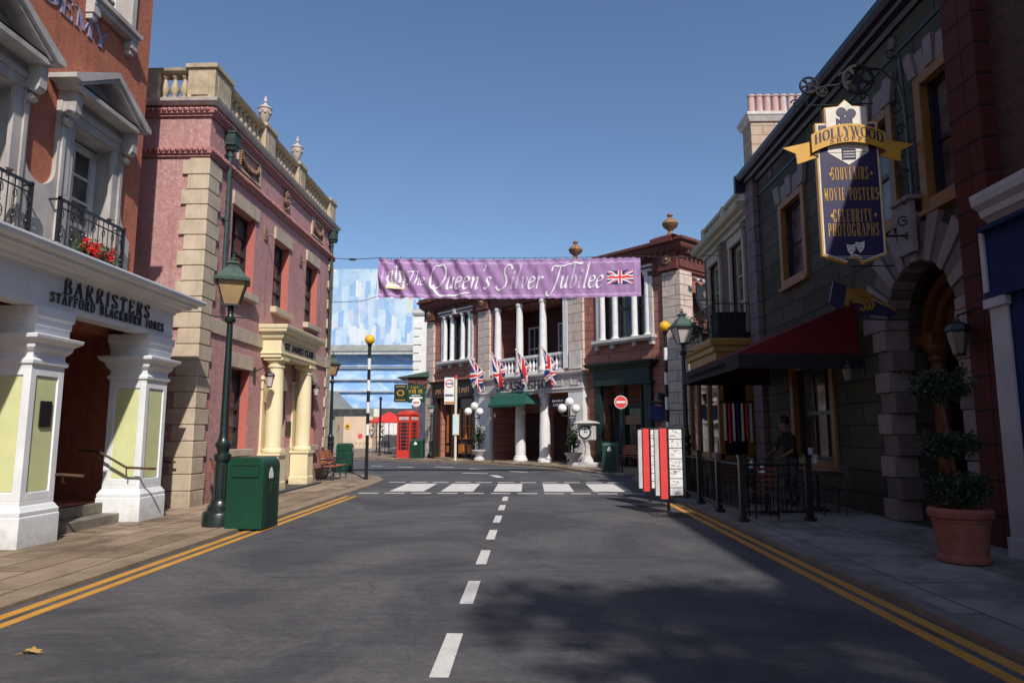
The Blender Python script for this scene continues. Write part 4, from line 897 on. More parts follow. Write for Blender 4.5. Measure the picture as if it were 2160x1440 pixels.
m.obj('dentils', 'cred', BC)
def quoin(x0, x1, z0, z1, ret=None, par=BC):
    m = M(); m.box(x0, x1, -.14, -.0, z0, z1)
    if ret: m.box(x1-.02 if ret > 0 else x0-.14, x1+.14 if ret > 0 else x0+.02, -.14, abs(ret), z0, z1)
    m.obj('pale_pilaster', 'cquoin', par, bevel=.01)
quoin(XL, .1, 0, 8.45, -.6); quoin(4.6, 5.65, 3.9, 8.45); quoin(11.85, 12.85, 4.0, 8.45); quoin(17.6, XR, 0, 8.45, .75)
for x in (-.2, 5.12, 12.35, 18.0):      # corner caps and rosettes
    m = M(); m.box(x-.5, x+.5, -.32, -.1, 8.5, 9.62).box(x-.56, x+.56, -.72, .1, 9.62, 9.86)
    o = m.obj('cap_block', 'cred', BC)
    m = M(); m.lathe([(.24, 0), (.24, -.03), (.18, -.05), (.1, -.02), (.06, -.09), (.01, -.1)], (x, -.32, 8.95), 10, 'y'); m.obj('rosette', 'rope', o)
for x in (12.4, 18.1):
    m = M(); m.lathe([(.62, 9.86), (.45, 9.96), (.3, 10.0)], (x, -.1, 0), sq=True)
    o = m.obj('urn_base', 'cred', BC)
    M().lathe([(.3, 0), (.16, .1), (.09, .22), (.12, .28), (.3, .42), (.36, .56), (.33, .64), (.22, .74), (.1, .82), (.07, .86), (.13, .92), (.13, .98), (.04, 1.03), (.02, 1.1)], (x, -.1, 10.0), 14).obj('finial_urn', 'rope', o, smooth=True)
# colonnaded windows
def cwin(x0, x1, z0, z1, us):
    m = M(); m.box(x0-.35, x1+.35, -.2, 0, z1, z1+.12).box(x0-.22, x1+.22, -.14, 0, z1+.12, z1+.2).box(x0-.42, x1+.42, -.28, 0, z1+.2, z1+.3).box((x0+x1)/2-.12, (x0+x1)/2+.12, -.32, 0, z1+.0, z1+.34)
    m.box(x0-.4, x1+.4, -.36, .3, z0-.14, z0).box(x0-.35, x1+.35, -.28, 0, z0-.22, z0-.14)
    for u in (x0-.2, x0+.75, x1-.75, x1+.2): m.box(u-.1, u+.1, -.2, 0, z0-.42, z0-.22)
    m.box(x0-.28, x0-.0, -.1, 0, z0, z1).box(x1, x1+.28, -.1, 0, z0, z1)
    m.obj('window_surround', 'cstone', BC, bevel=.01)
    for u in us: M().lathe([(.2, z0), (.2, z0+.08), (.14, z0+.12), (.14, z0+1.2), (.125, z1-.16), (.19, z1-.1), (.2, z1)], (u, -.02, 0), 12).obj('colonnette', 'cwhite', BC, smooth=True)
    win(BC, x0, x1, z0, z1, .2, 'dframe', 'glass', 3, 2, .06, .05)
cwin(1.15, 3.75, 5.8, 8.6, (1.2, 1.92, 3.0, 3.7)); cwin(13.95, 16.75, 5.8, 8.65, (14.02, 14.8, 15.95, 16.7))
# loggia
m = M(); m.box(5.9, 11.5, -.12, .25, 4.45, 4.72); m.box(5.9, 11.5, -.05, .2, 5.42, 5.56); m.box(5.66, 5.9, -.1, .2, 4.7, 5.56).box(11.5, 11.82, -.16, .2, 4.7, 8.45)
bo = m.obj('loggia_balustrade', 'cwhite', BC, bevel=.01)
xs = [x for x in [6.0+.285*i for i in range(20)] if min(abs(x-c) for c in (6.2, 8.03, 9.87)) > .26]
for i, x in enumerate(xs):
    if i == 0: b0 = balu(x, .06, bo, 4.72, .7, .1, 'cwhite')
    else: o = b0.copy(); S.collection.objects.link(o); o.parent = bo; o.location = (x, .06, 4.72)
    (b0 if i == 0 else o).location.z = 4.72
for x in (6.2, 8.03, 9.87):
    M().lathe([(.25, 4.72), (.25, 4.86), (.205, 4.9), (.205, 6.2), (.175, 8.25), (.21, 8.3), (.22, 8.36), (.22, 8.45)], (x, .04, 0), 18).obj('column', 'cwhite', BC, smooth=True)
m = M(); m.box(5.9, 11.55, 2.1, 2.19, 4.7, 8.45); m.obj('loggia_back_wall', 'darkred', BC)
for x in (6.6, 9.0, 10.3):
    win(BC, x, x+.95, 5.0, 7.5, 2.0, 'cstone', 'glass', 2, 2, .1, .04)
# entablature, lower pilasters and lower columns
m = M(); pth = [(4.5, 0), (4.5, -.3), (12.95, -.3), (12.95, 0)]
m.sweep(pth, [(-.28, 3.5), (0, 3.5), (0, 3.62), (.04, 3.64), (.04, 3.7), (0, 3.72), (0, 4.3), (.05, 4.33), (.12, 4.38), (.14, 4.45), (.14, 4.5), (-.28, 4.5)])
for a, b in ((4.75, 5.45), (11.05, 11.6), (12.15, 12.7)):
    m.box(a, b, -.33, -.3, 3.82, 3.88).box(a, b, -.33, -.3, 4.16, 4.22).box(a, a+.06, -.33, -.3, 3.88, 4.16).box(b-.06, b, -.33, -.3, 3.88, 4.16)
m.box(11.95, 12.75, -.2, -.14, 4.62, 5.5)
m.obj('entablature', 'cstone', BC, bevel=.008)
m = M(); text(m, 'BRASS SHOP', 8.75, 3.78, .42, -.3, .03, wt=.2, sx=.9, width=4.7); m.obj('fascia_lettering', 'dslab', BC)
for a, b in ((4.5, 5.9), (11.95, 12.95)): M().box(a, b, -.28, 0, .06, 3.5).box(a-.06, b+.06, -.36, 0, 0, .45).obj('lower_pilaster', 'cwhite', BC, bevel=.01)
for x in (8.12, 10.0):
    M().lathe([(.38, .04), (.38, .16), (.33, .2), (.33, .28), (.28, .32), (.28, 1.4), (.24, 3.25), (.3, 3.32), (.32, 3.4), (.32, 3.5)], (x, -.0, 0), 20).obj('lower_column', 'cwhite', BC, smooth=True)
m = M(); m.box(6.5, 7.7, 1.9, 1.99, .05, 2.6).box(8.7, 9.6, 1.9, 1.99, .05, 2.6); m.obj('door', 'darkred', BC)
win(BC, 10.5, 11.7, 1.0, 2.9, 1.2, 'shopw', 'glass', 3, 2); m = M(); m.box(10.35, 11.75, 1.1, 1.9, .04, 1.0); m.obj('window_base', 'darkred', BC)
m = M(); m.box(10.55, 11.6, -.1, -.14, 2.75, 3.25); o = m.obj('hanging_sign', 'blk', BC); m = M(); scribble(m, 10.7, 11.45, 3.04, .13, -.145); scribble(m, 10.8, 11.4, 2.83, .13, -.145); m.obj('sign_lettering', 'silvergrey', o)
# left dark shopfront
m = M(); m.box(.3, 4.45, -.32, 0, 3.6, 4.4).sweep([(.25, 0), (.25, -.3), (4.48, -.3), (4.48, 0)], cornice_prof(4.4, 4.6, .2, .05)); m.box(.3, .75, -.22, 0, 0, 3.6).box(4.15, 4.48, -.22, 0, 0, 3.6).box(2.0, 2.25, -.1, .3, 0, 3.6)
sh = m.obj('shopfront', 'shopw', BC)
m = M(); scribble(m, .7, 4.1, 3.82, .34, -.335, .03); m.obj('shop_lettering', 'rope', sh)
for a, b, c, d in ((2.5, 2.72, 1.1, 2.9), (3.1, 3.25, 1.2, 2.9), (3.5, 3.62, 1.2, 2.9), (3.9, 4.02, 1.2, 2.9), (2.5, 3.0, .3, .85), (3.35, 4.0, .3, .85), (1.3, 1.5, .9, 2.6), (1.3, 1.55, .35, .75), (2.9, 4.05, 1.85, 1.93), (2.9, 4.05, 2.7, 2.78), (2.9, 4.05, 1.15, 1.22)):
    M().box(a, b, .1, .16, c, d).obj('orange_panel', 'shoporange', sh)
M().box(2.25, 4.15, .17, .22, 0.1, 3.5).obj('shop_window', 'glass', BC); M().box(.9, 2.0, .8, .86, .05, 3.4).obj('shop_door', 'dark', BC)
# right green shopfront
m = M(); m.box(13.6, 16.9, -.3, 0, 3.78, 4.4).sweep([(13.55, 0), (13.55, -.3), (16.95, -.3), (16.95, 0)], cornice_prof(4.4, 4.7, .3, .05)); m.box(13.5, 17.0, -.36, 0, 3.66, 3.78)
for a in (13.6, 16.5): m.box(a, a+.4, -.22, 0, 0, 3.66).box(a-.04, a+.44, -.28, 0, 0, .5)
m.box(14.8, 15.0, .3, .5, 0, 3.66).box(15.9, 16.0, .3, .5, 0, 3.66).box(14.0, 16.5, .35, .5, 2.7, 2.85)
m.obj('green_shopfront', 'shopgreen', BC, bevel=.01)
win(BC, 14.05, 14.8, .6, 2.7, .4, 'shopgreen', 'glass', 1, 1); win(BC, 15.0, 15.9, .3, 2.7, .42, 'shopgreen', 'glass', 1, 1); win(BC, 16.0, 16.5, .6, 2.7, .4, 'shopgreen', 'glass', 1, 1)
m = M(); m.box(14.9, 15.9, .33, .36, 1.9, 2.3); m.tube([(15.3, .33, 1.4), (15.45, .3, 1.7), (15.6, .33, 1.4), (15.45, .3, 1.1), (15.3, .33, 1.4)], .02, 5); m.obj('gilt_emblem', 'rope', BC)
# green awning
m = M(); prof = [(-.0, 3.68), (-.45, 3.62), (-.85, 3.4), (-1.2, 2.95)]
A = [[m.addv((x0, y-.3, z)) for y, z in prof] for x0 in (6.4,)][0]
xl = [7.15, 7.2, 7.25, 7.25]; xr = [8.9, 9.4, 9.8, 10.15]
Lr = [m.addv((xl[i], prof[i][0]-.3, prof[i][1])) for i in range(4)]; Rr = [m.addv((xr[i], prof[i][0]-.3, prof[i][1])) for i in range(4)]
for i in range(3): m.face((Lr[i], Rr[i], Rr[i+1], Lr[i+1]))
a = m.addv((7.25, -.3, 2.95)); b = m.addv((10.15, -.3, 2.95)); m.face((a, *Lr[::-1])); m.face((b, *Rr)); m.box(7.25, 10.15, -1.52, -1.5, 2.83, 2.95).box(7.235, 7.25, -1.5, -.3, 2.83, 2.95)
aw = m.obj('awning', 'awngreen', BC); m = M(); m.lathe([(.22, -.02), (.22, 0)], (7.2, -.85, 3.2), 12, 'x'); m.obj('emblem', 'silvergrey', aw)
for x in (7.62,): M().tube([(x, -1.45, 0), (x, -1.45, 2.9)], .04, 6).obj('awning_pole', 'blk', BC)
# side return details
m = M(); m.X = Matrix.Translation((XR+.5, 1.35, 8.05)); 
for k in range(10):
    m.cur = k % 2; y = -.9+.25*k; m.lathe([(.055, 0), (.055, .25)], (0, y, 0), 8, 'y')
m.cur = 2; m.sphere((0, -.95, 0), .11, 8, 6); m.tube([(0, .5, 0), (-.5, .5, 0)], .02)
m.obj('barber_pole', ('wht', 'bluesign', 'rope'), BC)
m = M(); m.prism([(.75, 8.0-.0), (1.15, 7.85), (1.35, 8.0), (1.55, 7.85), (1.95, 8.0), (1.95, 7.2), (1.75, 6.85), (1.35, 6.6), (.95, 6.85), (.75, 7.2)], XR+.3, XR+.38, 'x').box(XR, XR+.3, 1.3, 1.4, 7.5, 7.6)
o = m.obj('shield_sign', 'ironb', BC); m = M(); m.lathe([(.16, XR+.38), (.16, XR+.395)], (0, 1.35, 7.5), 10, 'x'); m.box(XR+.38, XR+.39, 1.05, 1.65, 7.1, 7.16).box(XR+.38, XR+.39, 1.15, 1.55, 6.95, 7.0); m.obj('shield_emblem', 'rope', o)
m = M(); 
for k in range(5): y = 1.6+.45*k; m.tube([(XR+.1, y, 5.2), (XR+.1, y, 6.3)], .02, 5)
m.tube([(XR+.1, .9, 5.3), (XR+.1, 3.6, 6.6)], .03, 5).tube([(XR+.1, .9, 4.6), (XR+.1, 3.6, 5.2)], .03, 5); m.obj('stair_railing', 'ironb', BC)
m = M(); m.lathe([(.42, 2.35), (.5, 2.3), (.5, 2.0), (.42, 1.9)], (17.1, -.5, 0), 3); 
# flags
UJ = None
names = ['leftmost union flag on a pole, over the dark shopfront corner', 'second union flag from the left above the green awning', 'third union flag, just left of the letters SHO', 'rightmost union flag, right of the letters SHO']
fl = []
for i, u in enumerate((5.5, 7.45, 9.4, 11.3)):
    t = thing('union_flag', names[i], 'flag', cw(u, -.3, 4.78), C_R, 'union flags on angled poles'); fl.append(t)
    M().tube([(0, 0, 0), (0, -1.12, .92)], .022, 6).sphere((0, -1.14, .94), .045, 6, 5).obj('flagpole', 'wht', t)
    m = M(); NX, NY = 44, 30; G = []
    ph = i*1.7
    for a in range(NX+1):
        fa = a/NX; row = []
        for b in range(NY+1):
            fb = b/NY; k = 1-.34*fa**.8
            s0 = .12+.88*((fb-.5)*k+.5+.0*fa)
            y0 = -.12-1.0*((fb-.5)*k+.55-.12*fa); z0 = .10+.82*(fb)*(1-.75*min(1, fa*2.0)) + .25*min(1, fa*2)
            ff = min(1, fa*1.6)
            x = (.15*sin(fb*9+fa*3+ph)+.05*sin(fb*21+fa*5+ph))*ff+.28*(fb-.35)*fa
            row.append(m.addv((x, y0+.03*sin(fa*9+fb*5+ph)*ff, z0-1.42*fa*(1+.1*sin(fb*7+ph)))))
        G.append(row)
    for a in range(NX):
        for b in range(NY):
            m.cur = union((a+.5)/NX, (b+.5)/NY); m.face((G[a][b], G[a+1][b], G[a+1][b+1], G[a][b+1]))
    m.obj('cloth', ('fblue', 'fwhite', 'fred'), t, smooth=True)
# globe lamp clusters
def globes(label, loc):
    t = thing('globe_lamp', label, 'street lamp', loc, 0, 'triple globe lamps')
    m = M(); m.lathe([(.17, 0), (.17, .15), (.09, .25), (.06, .4), (.05, 2.1), (.08, 2.15), (.04, 2.25), (.04, 2.6)], n=10)
    P = [(-.34, 0, 2.62), (.0, 0, 2.92), (.3, -.1, 2.6)]
    for p in P: m.tube([(0, 0, 2.25), (p[0], p[1], p[2]-.34), (p[0], p[1], p[2]-.2)], .03, 5)
    m.obj('post', 'ironb', t)
    for p in P: M().sphere(p, .215, 16, 10).obj('globe', 'wglobe', t, smooth=True)
globes('triple white globe lamp in front of the left dark shopfront', (-3.05, 37.6, .05)); globes('triple white globe lamp beside the clock, in front of the pale pilaster', (1.88, 32.7, .05))
def planter(label, loc):
    t = thing('potted_shrub', label, 'potted plant', loc, 0, 'shrubs in pale urns')
    M().lathe([(.3, 0), (.3, .1), (.2, .16), (.2, .22), (.38, .45), (.42, .5), (.42, .55), (.36, .55)], n=16).obj('urn_pot', 'cstone', t, smooth=True)
    m = M(); m.leaves((0, 0, 1.2), (.36, .36, .72), 700, .07, .2); m.obj('foliage', 'leaf', t)
    M().tube([(0, 0, .5), (0, 0, 1.3)], .03).obj('trunk', 'bark', t)
planter('shrub in pale urn below the left globe lamp', (-2.75, 37.3, .05)); planter('shrub in pale urn between the globe lamp and the clock', (2.02, 32.3, .05))
t = thing('weighing_clock', 'ornate white and grey pedestal clock on the pavement beside the shrub', 'clock', (2.55, 30.9, .05), R(-30))
m = M(); m.lathe([(.5, 0), (.5, .12), (.42, .16)], sq=True).lathe([(.3, .16), (.26, .3), (.16, .45), (.13, .8), (.17, 1.05), (.24, 1.15)], n=8); m.obj('pedestal', 'cstone', t)
m = M(); m.box(-.36, .36, -.2, .2, 1.15, 1.85).lathe([(.42, 1.85), (.46, 1.9), (.3, 1.98), (.05, 2.03)], sq=True); o = m.obj('clock_case', 'cstone', t, bevel=.02)
M().lathe([(.28, -.235), (.3, -.22), (.3, -.2)], (0, 0, 1.5), 20, 'y').obj('bezel', 'blk', o); M().lathe([(.24, -.245), (.24, -.23)], (0, 0, 1.5), 20, 'y').obj('dial', 'cardw', o)
m = M(); m.box(-.012, .012, -.26, -.25, 1.5, 1.7).box(-.012, .14, -.26, -.25, 1.49, 1.51); m.obj('hands', 'blk', o)
m = M(); m.box(-.2, .2, -.5, -.1, .12, .2); m.obj('foot_plate', 'steel', t)
# bus stop
t = thing('bus_stop_sign', 'cream bus stop post with white roundel flag and pale blue timetable panel', 'bus stop', (-3.98, 36.7, .05))
M().lathe([(.07, 0), (.07, 4.35)], n=10).obj('post', 'postbus', t); M().lathe([(.07, 4.35), (.09, 4.42), (.01, 4.56)], n=8).obj('finial', 'umbred', t)
m = M(); m.box(-.62, -.09, -.03, .03, 3.55, 4.42).box(-.62, -.09, -.03, .03, 2.98, 3.3).box(-.62, -.09, -.02, .02, 3.3, 3.55); o = m.obj('flag_plate', 'wht', t)
m = M(); m.tube([(-.355+.2*cos(a*pi/10), -.035, 4.1+.2*sin(a*pi/10)) for a in range(21)], .025, 5); m.obj('roundel', 'umbred', o)
m = M(); m.box(-.58, -.13, -.036, -.028, 4.06, 4.12).box(-.58, -.13, -.036, -.028, 3.42, 3.5); m.obj('name_bar', 'fblue', o); M().box(-.6, -.1, -.036, -.028, 3.0, 3.12).obj('route_panel', 'shoporange', o)
M().box(-.14, .2, -.12, -.07, 1.35, 2.45).obj('timetable_case', 'postbus', t); M().box(-.1, .16, -.125, -.119, 1.42, 2.38).obj('timetable', 'pale_blue', t)
# no entry sign
t = thing('no_entry_sign', 'round red no entry sign on a black post in the shade', 'road sign', (3.46, 26.2, .05))
M().lathe([(.035, 0), (.035, 2.5)], n=8).obj('post', 'blk', t)
M().lathe([(.25, -.05), (.25, -.04)], (0, 0, 2.63), 24, 'y').obj('sign_rim', 'wht', t); M().lathe([(.225, -.055), (.225, -.045)], (0, 0, 2.63), 24, 'y').obj('sign_disc', 'boardred', t); M().box(-.17, .17, -.062, -.05, 2.59, 2.67).obj('white_bar', 'wht', t)
# top hat sign
t = thing('top_hat_sign', 'blue crest shaped sign topped by a black top hat on the right', 'shop sign', (4.5, 24.0, 0))
m = M(); m.prism([(-.36, 2.42), (-.2, 2.5), (0, 2.42), (.2, 2.5), (.36, 2.42), (.34, 2.05), (.15, 1.95), (0, 1.88), (-.15, 1.95), (-.34, 2.05)], -.04, .04, 'y'); m.obj('sign_board', 'bluesign', t)
m = M(); m.X = Matrix.Rotation(R(14), 4, 'Y'); m.lathe([(.28, 0), (.28, .03), (.16, .04), (.17, .36), (.18, .38)], (-.6, 0, 2.45), 14); o = m.obj('top_hat', 'blk', t)
m = M(); m.X = Matrix.Rotation(R(14), 4, 'Y'); m.lathe([(.172, .05), (.172, .12)], (-.6, 0, 2.45), 14); m.obj('hat_band', 'rope', o)
m = M(); m.tube([(.34, 0, 2.3), (1.9, 0, 2.3)], .02); m.tube([(-.02, .05, 0), (-.02, .05, 2.2)], .025); m.obj('sign_arm', 'blk', t)
# phone box
t = thing('phone_box', 'red telephone kiosk with small panes and domed roof', 'phone box', (-7.2, 40.5, .05), R(-24))
w_ = .47; m = M(); m.box(-w_, w_, -w_, w_, 0, .12)
for sx in (-1, 1):
    for sy in (-1, 1): m.box(sx*w_, sx*(w_-.11), sy*w_, sy*(w_-.11), .12, 2.42)
for a in range(4):
    m.X = Matrix.Rotation(pi/2*a, 4, 'Z')
    m.box(-w_+.11, w_-.11, -w_+.02, -w_+.06, .12, .45).box(-w_+.11, w_-.11, -w_+.02, -w_+.06, 2.08, 2.42)
    for k in range(9): z = .45+.2037*k; m.box(-w_+.11, w_-.11, -w_+.02, -w_+.05, z-.018, z+.018)
    for x in (-.22, .22): m.box(x-.018, x+.018, -w_+.022, -w_+.048, .45, 2.08)
m.X = None
m.box(-w_+.02, w_-.02, -w_+.02, w_-.02, 2.42, 2.5).lathe([(w_+.03, 2.5), (w_+.03, 2.54), (w_-.01, 2.58), (w_-.12, 2.68), (.15, 2.76), (.01, 2.79)], sq=True)
for a in range(4):
    m.X = Matrix.Rotation(pi/2*a, 4, 'Z'); m.prism([(-.36+.72*i/8, 2.54+.14*sin(pi*i/8)) for i in range(9)], -w_+.0, -w_+.2, 'y')
m.X = None
m.obj('kiosk_body', 'phred', t, bevel=.006)
m = M()
for a in range(4): m.X = Matrix.Rotation(pi/2*a, 4, 'Z'); m.box(-w_+.1, w_-.1, -w_+.052, -w_+.058, .45, 2.08)
m.obj('pane', 'glass', t)
m = M()
for a in range(4): m.X = Matrix.Rotation(pi/2*a, 4, 'Z'); m.box(-.31, .31, -w_-.005, -w_+.03, 2.22, 2.37)
o = m.obj('telephone_sign', 'cardw', t); m = M()
for a in range(4): m.X = Matrix.Rotation(pi/2*a, 4, 'Z'); text(m, 'TELEPHONE', 0, 2.25, .09, -w_-.005, .004, width=.52)
m.obj('sign_lettering', 'blk', o)
# pub signs by the left end of the corner building
t = thing('pub_sign', 'green round topped hanging sign with gold lettering beside the pale block corner', 'shop sign', (-7.05, 42.2, 0))
m = M(); m.prism([(-.52, 3.35), (.52, 3.35), (.55, 3.5), (.55, 4.15)]+[(.55*cos(pi*i/10), 4.15+.36*sin(pi*i/10)) for i in range(1, 10)]+[(-.55, 4.15), (-.55, 3.5)], -.05, .05, 'y'); o = m.obj('sign_board', 'bin', t)
m = M(); scribble(m, -.3, .1, 4.22, .14, -.065, .018); scribble(m, -.45, .45, 3.9, .28, -.065, .03); m.obj('sign_lettering', 'gold', o); m = M(); m.box(-.4, .4, -.06, -.05, 3.6, 3.7).box(-.28, .28, -.06, -.05, 3.78, 3.82); m.obj('sign_lines', 'wht', o)
M().tube([(.0, 0, 4.5), (.0, 0, 4.75), (1.0, .6, 4.75)], .03).obj('sign_bracket', 'blk', t)
t = thing('hanging_sign', 'black square hanging sign with gilt crest left of the green sign', 'shop sign', (-8.05, 42.4, 0))
m = M(); m.box(-.4, .4, -.05, .05, 3.4, 4.5); o = m.obj('sign_board', 'shopgreen', t); m = M()
for k in range(14): a = k*pi/7; m.sphere((.2*cos(a), -.06, 3.95+.16*sin(a)), .045, 6, 4)
m.box(-.3, .3, -.06, -.05, 3.5, 3.54).box(-.3, .3, -.06, -.05, 4.35, 4.39); m.obj('gilt_crest', 'gold', o)
M().tube([(-.45, 0, 4.6), (1.9, .8, 4.6)], .03).tube([(-.2, 0, 4.6), (-.2, 0, 4.5)], .015).tube([(.3, 0, 4.6), (.3, 0, 4.5)], .015).obj('sign_bracket', 'blk', t)
t = thing('round_sign', 'small round pink and white sign on a thin post above the phone box', 'sign', (-6.98, 41.9, .05))
M().lathe([(.03, 0), (.03, 3.2)], n=6).obj('post', 'phred', t); M().lathe([(.1, -.04), (.27, -.02), (.27, .02), (.1, .04)], (0, 0, 3.3), 14, 'y').obj('disc', 'wht', t); M().box(-.18, .18, -.05, -.035, 3.26, 3.34).obj('red_bar', 'phred', t)
# ================================================================ right: dark olive souvenir shop building  (local x = -Y, local y = X-6.3)
R1 = thing('souvenir_shop', 'dark olive block building with ochre windows, navy gutter and stone archway', 'building', (6.3, 0, 0), R(-90))
m = M(); AC, AR, AZ = -10.95, 1.0, 3.3
wins = [(-16.62, -15.33, 5.2, 7.05), (-12.75, -11.5, 5.2, 7.05), (-10.5, -9.76, 5.15, 7.08)]
m.wall(-18.3, -9.25, 0, 8.7, wins+[(AC-AR, AC+AR, .065, AZ+AR, 1.5), (-16.45, -14.4, .95, 3.0)], .3, 0, 9)
for sgn in (-1, 1):
    arc = [(AC+sgn*AR*cos(pi/2*i/10), AZ+AR*sin(pi/2*i/10)) for i in range(11)]
    m.prism([(AC+sgn*AR, AZ+AR)]+(arc), -.002, .45, 'y')
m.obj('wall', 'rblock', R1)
for i, (a, b, c, d) in enumerate(wins+[(-16.45, -14.4, .95, 3.0)]):
    m = M(); f = .15; m.box(a-f, a+.03, -.06, .08, c-f, d+f).box(b-.03, b+f, -.06, .08, c-f, d+f).box(a+.03, b-.03, -.06, .08, d-.02, d+f).box(a+.03, b-.03, -.06, .08, c-f, c+.02).box(a-f-.03, b+f+.03, -.12, .06, c-f-.08, c-f)
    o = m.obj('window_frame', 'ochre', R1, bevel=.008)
    win(R1, a+.03, b-.03, c+.02, d-.02, .14, 'rdoor', 'glassc', 1 if i < 3 else 3, 2, .06, .04)
    if i < 3:
        m = M(); n = 5; w0 = (b-a+.42)
        for k in range(n):
            x0 = a-.21+w0*k/n; x1 = x0+w0/n; t = ((k+.5)/n-.5)*.34; h = .38+(.08 if k % 2 == 0 else 0)
            m.prism([(x0+.008, d+f), (x1-.008, d+f), (x1-.008+t, d+f+h), (x0+.008+t, d+f+h)], -.09 if k % 2 == 0 else -.06, 0, 'y')
        m.obj('window_voussoirs', 'rquoin', R1)
# arch voussoirs and jamb blocks
n = 17
for k in range(n):
    a0 = pi*k/n+.008; a1 = pi*(k+1)/n-.008; ro = 1.78 if k % 2 == 0 else 1.6
    q = [(AC-(AR-.02)*cos(a0), AZ+(AR-.02)*sin(a0)), (AC-(AR-.02)*cos(a1), AZ+(AR-.02)*sin(a1)), (AC-ro*cos(a1), AZ+ro*sin(a1)), (AC-ro*cos(a0), AZ+ro*sin(a0))]
    M().prism(q, -.1 if k % 2 == 0 else -.07, .3, 'y').obj('voussoir', 'rquoin' if k % 2 == 0 else 'rquoin2', R1, bevel=.012)
M().box(AC-.22, AC+.22, -.2, -.11, AZ+AR+.1, AZ+1.95).box(AC-.28, AC+.28, -.26, 0, AZ+1.95, AZ+2.02).obj('keystone', 'rquoin', R1, bevel=.01)
zz = .065; k = 0
while zz < AZ-.05:
    h = min(.36, AZ-zz); wd = .42 if k % 2 == 0 else .34; o = -.12 if k % 2 == 0 else -.08; inn = .02 if k % 2 == 0 else .13
    for a, b in ((AC-AR-wd, AC-AR+inn), (AC+AR-inn, AC+AR+wd)): M().box(a, b, o, .3, zz+.006, zz+h-.006).obj('jamb_stone', 'rquoin' if k % 2 == 0 else 'rquoin2', R1, bevel=.012)
    zz += h; k += 1
# orange columns and navy door in the archway
for x in (AC-AR+.28, AC+AR-.28):
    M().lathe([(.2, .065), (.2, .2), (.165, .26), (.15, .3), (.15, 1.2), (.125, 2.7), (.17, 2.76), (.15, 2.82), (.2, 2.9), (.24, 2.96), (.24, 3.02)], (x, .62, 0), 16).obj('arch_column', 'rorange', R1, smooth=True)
m = M(); m.box(AC-AR, AC-.5, .4, .85, 3.02, 3.2).box(AC+.5, AC+AR, .4, .85, 3.02, 3.2)
for rr, y in ((.98, .5), (.8, .62), (.64, .74)):
    for i in range(14):
        a0, a1 = pi*i/14, pi*(i+1)/14
        m.prism([(AC+rr*cos(a0), 3.2+rr*sin(a0)*.98), (AC+rr*cos(a1), 3.2+rr*sin(a1)*.98), (AC+(rr-.16)*cos(a1), 3.2+(rr-.16)*sin(a1)), (AC+(rr-.16)*cos(a0), 3.2+(rr-.16)*sin(a0))], y, y+.13, 'y')
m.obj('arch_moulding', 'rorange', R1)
m = M(); m.box(AC-.75, AC+.75, 1.2, 1.3, .07, 3.2); o = m.obj('door', 'rdoor', R1)
m = M()
for x in (AC-.6, AC+.08):
    for c, d in ((.3, 1.1), (1.3, 2.9)): m.box(x, x+.05, 1.17, 1.2, c, d).box(x+.47, x+.52, 1.17, 1.2, c, d).box(x+.05, x+.47, 1.17, 1.2, c, c+.05).box(x+.05, x+.47, 1.17, 1.2, d-.05, d)
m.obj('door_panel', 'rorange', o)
# gutter and eaves
m = M(); m.sweep([(-19.0, 0), (-9.2, 0)], [(-.1, 8.4), (.06, 8.4), (.1, 8.48), (.22, 8.51), (.24, 8.58), (.34, 8.6), (.40, 8.68), (.40, 8.8), (-.1, 8.84)])
m.sweep([(-18.3, 0), (-9.25, 0)], [(-.02, 7.95), (.03, 7.95), (.03, 8.0), (-.02, 8.0)])
m.box(-19.05, -18.9, -.42, .3, 8.33, 8.82); m.obj('gutter', 'gutter', R1)
m = M(); m.prism([(-.33, 8.82), (4.5, 11.0), (9, 8.8)], -18.9, -9.25, 'x'); m.obj('roof', 'dframe', R1)
for x in (-17.2, -14.0, -11.2):
    M().lathe([(.1, -.05), (.12, -.03), (.12, 0)], (x, 0, 8.2), 12, 'y').obj('wall_rosette', 'rquoin2', R1)
# red corner pilaster + old brick wall continuing behind the camera
R0w = thing('brick_building', 'old brown brick building with oxblood block pilaster at the right edge', 'building', (6.3, 0, 0), R(-90))
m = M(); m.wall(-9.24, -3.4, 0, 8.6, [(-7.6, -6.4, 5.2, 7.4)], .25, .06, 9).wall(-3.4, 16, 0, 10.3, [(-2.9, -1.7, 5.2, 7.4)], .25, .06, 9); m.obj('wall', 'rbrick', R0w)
m = M(); m.box(-9.64, -9.26, -.16, .0, 0, 8.9); m.box(-9.26, -8.98, -.157, .1, 0, 8.9); m.obj('block_pilaster', 'rred', R0w, bevel=.012)
win(R0w, -7.6, -6.4, 5.2, 7.4, .2); win(R0w, -2.9, -1.7, 5.2, 7.4, .2)
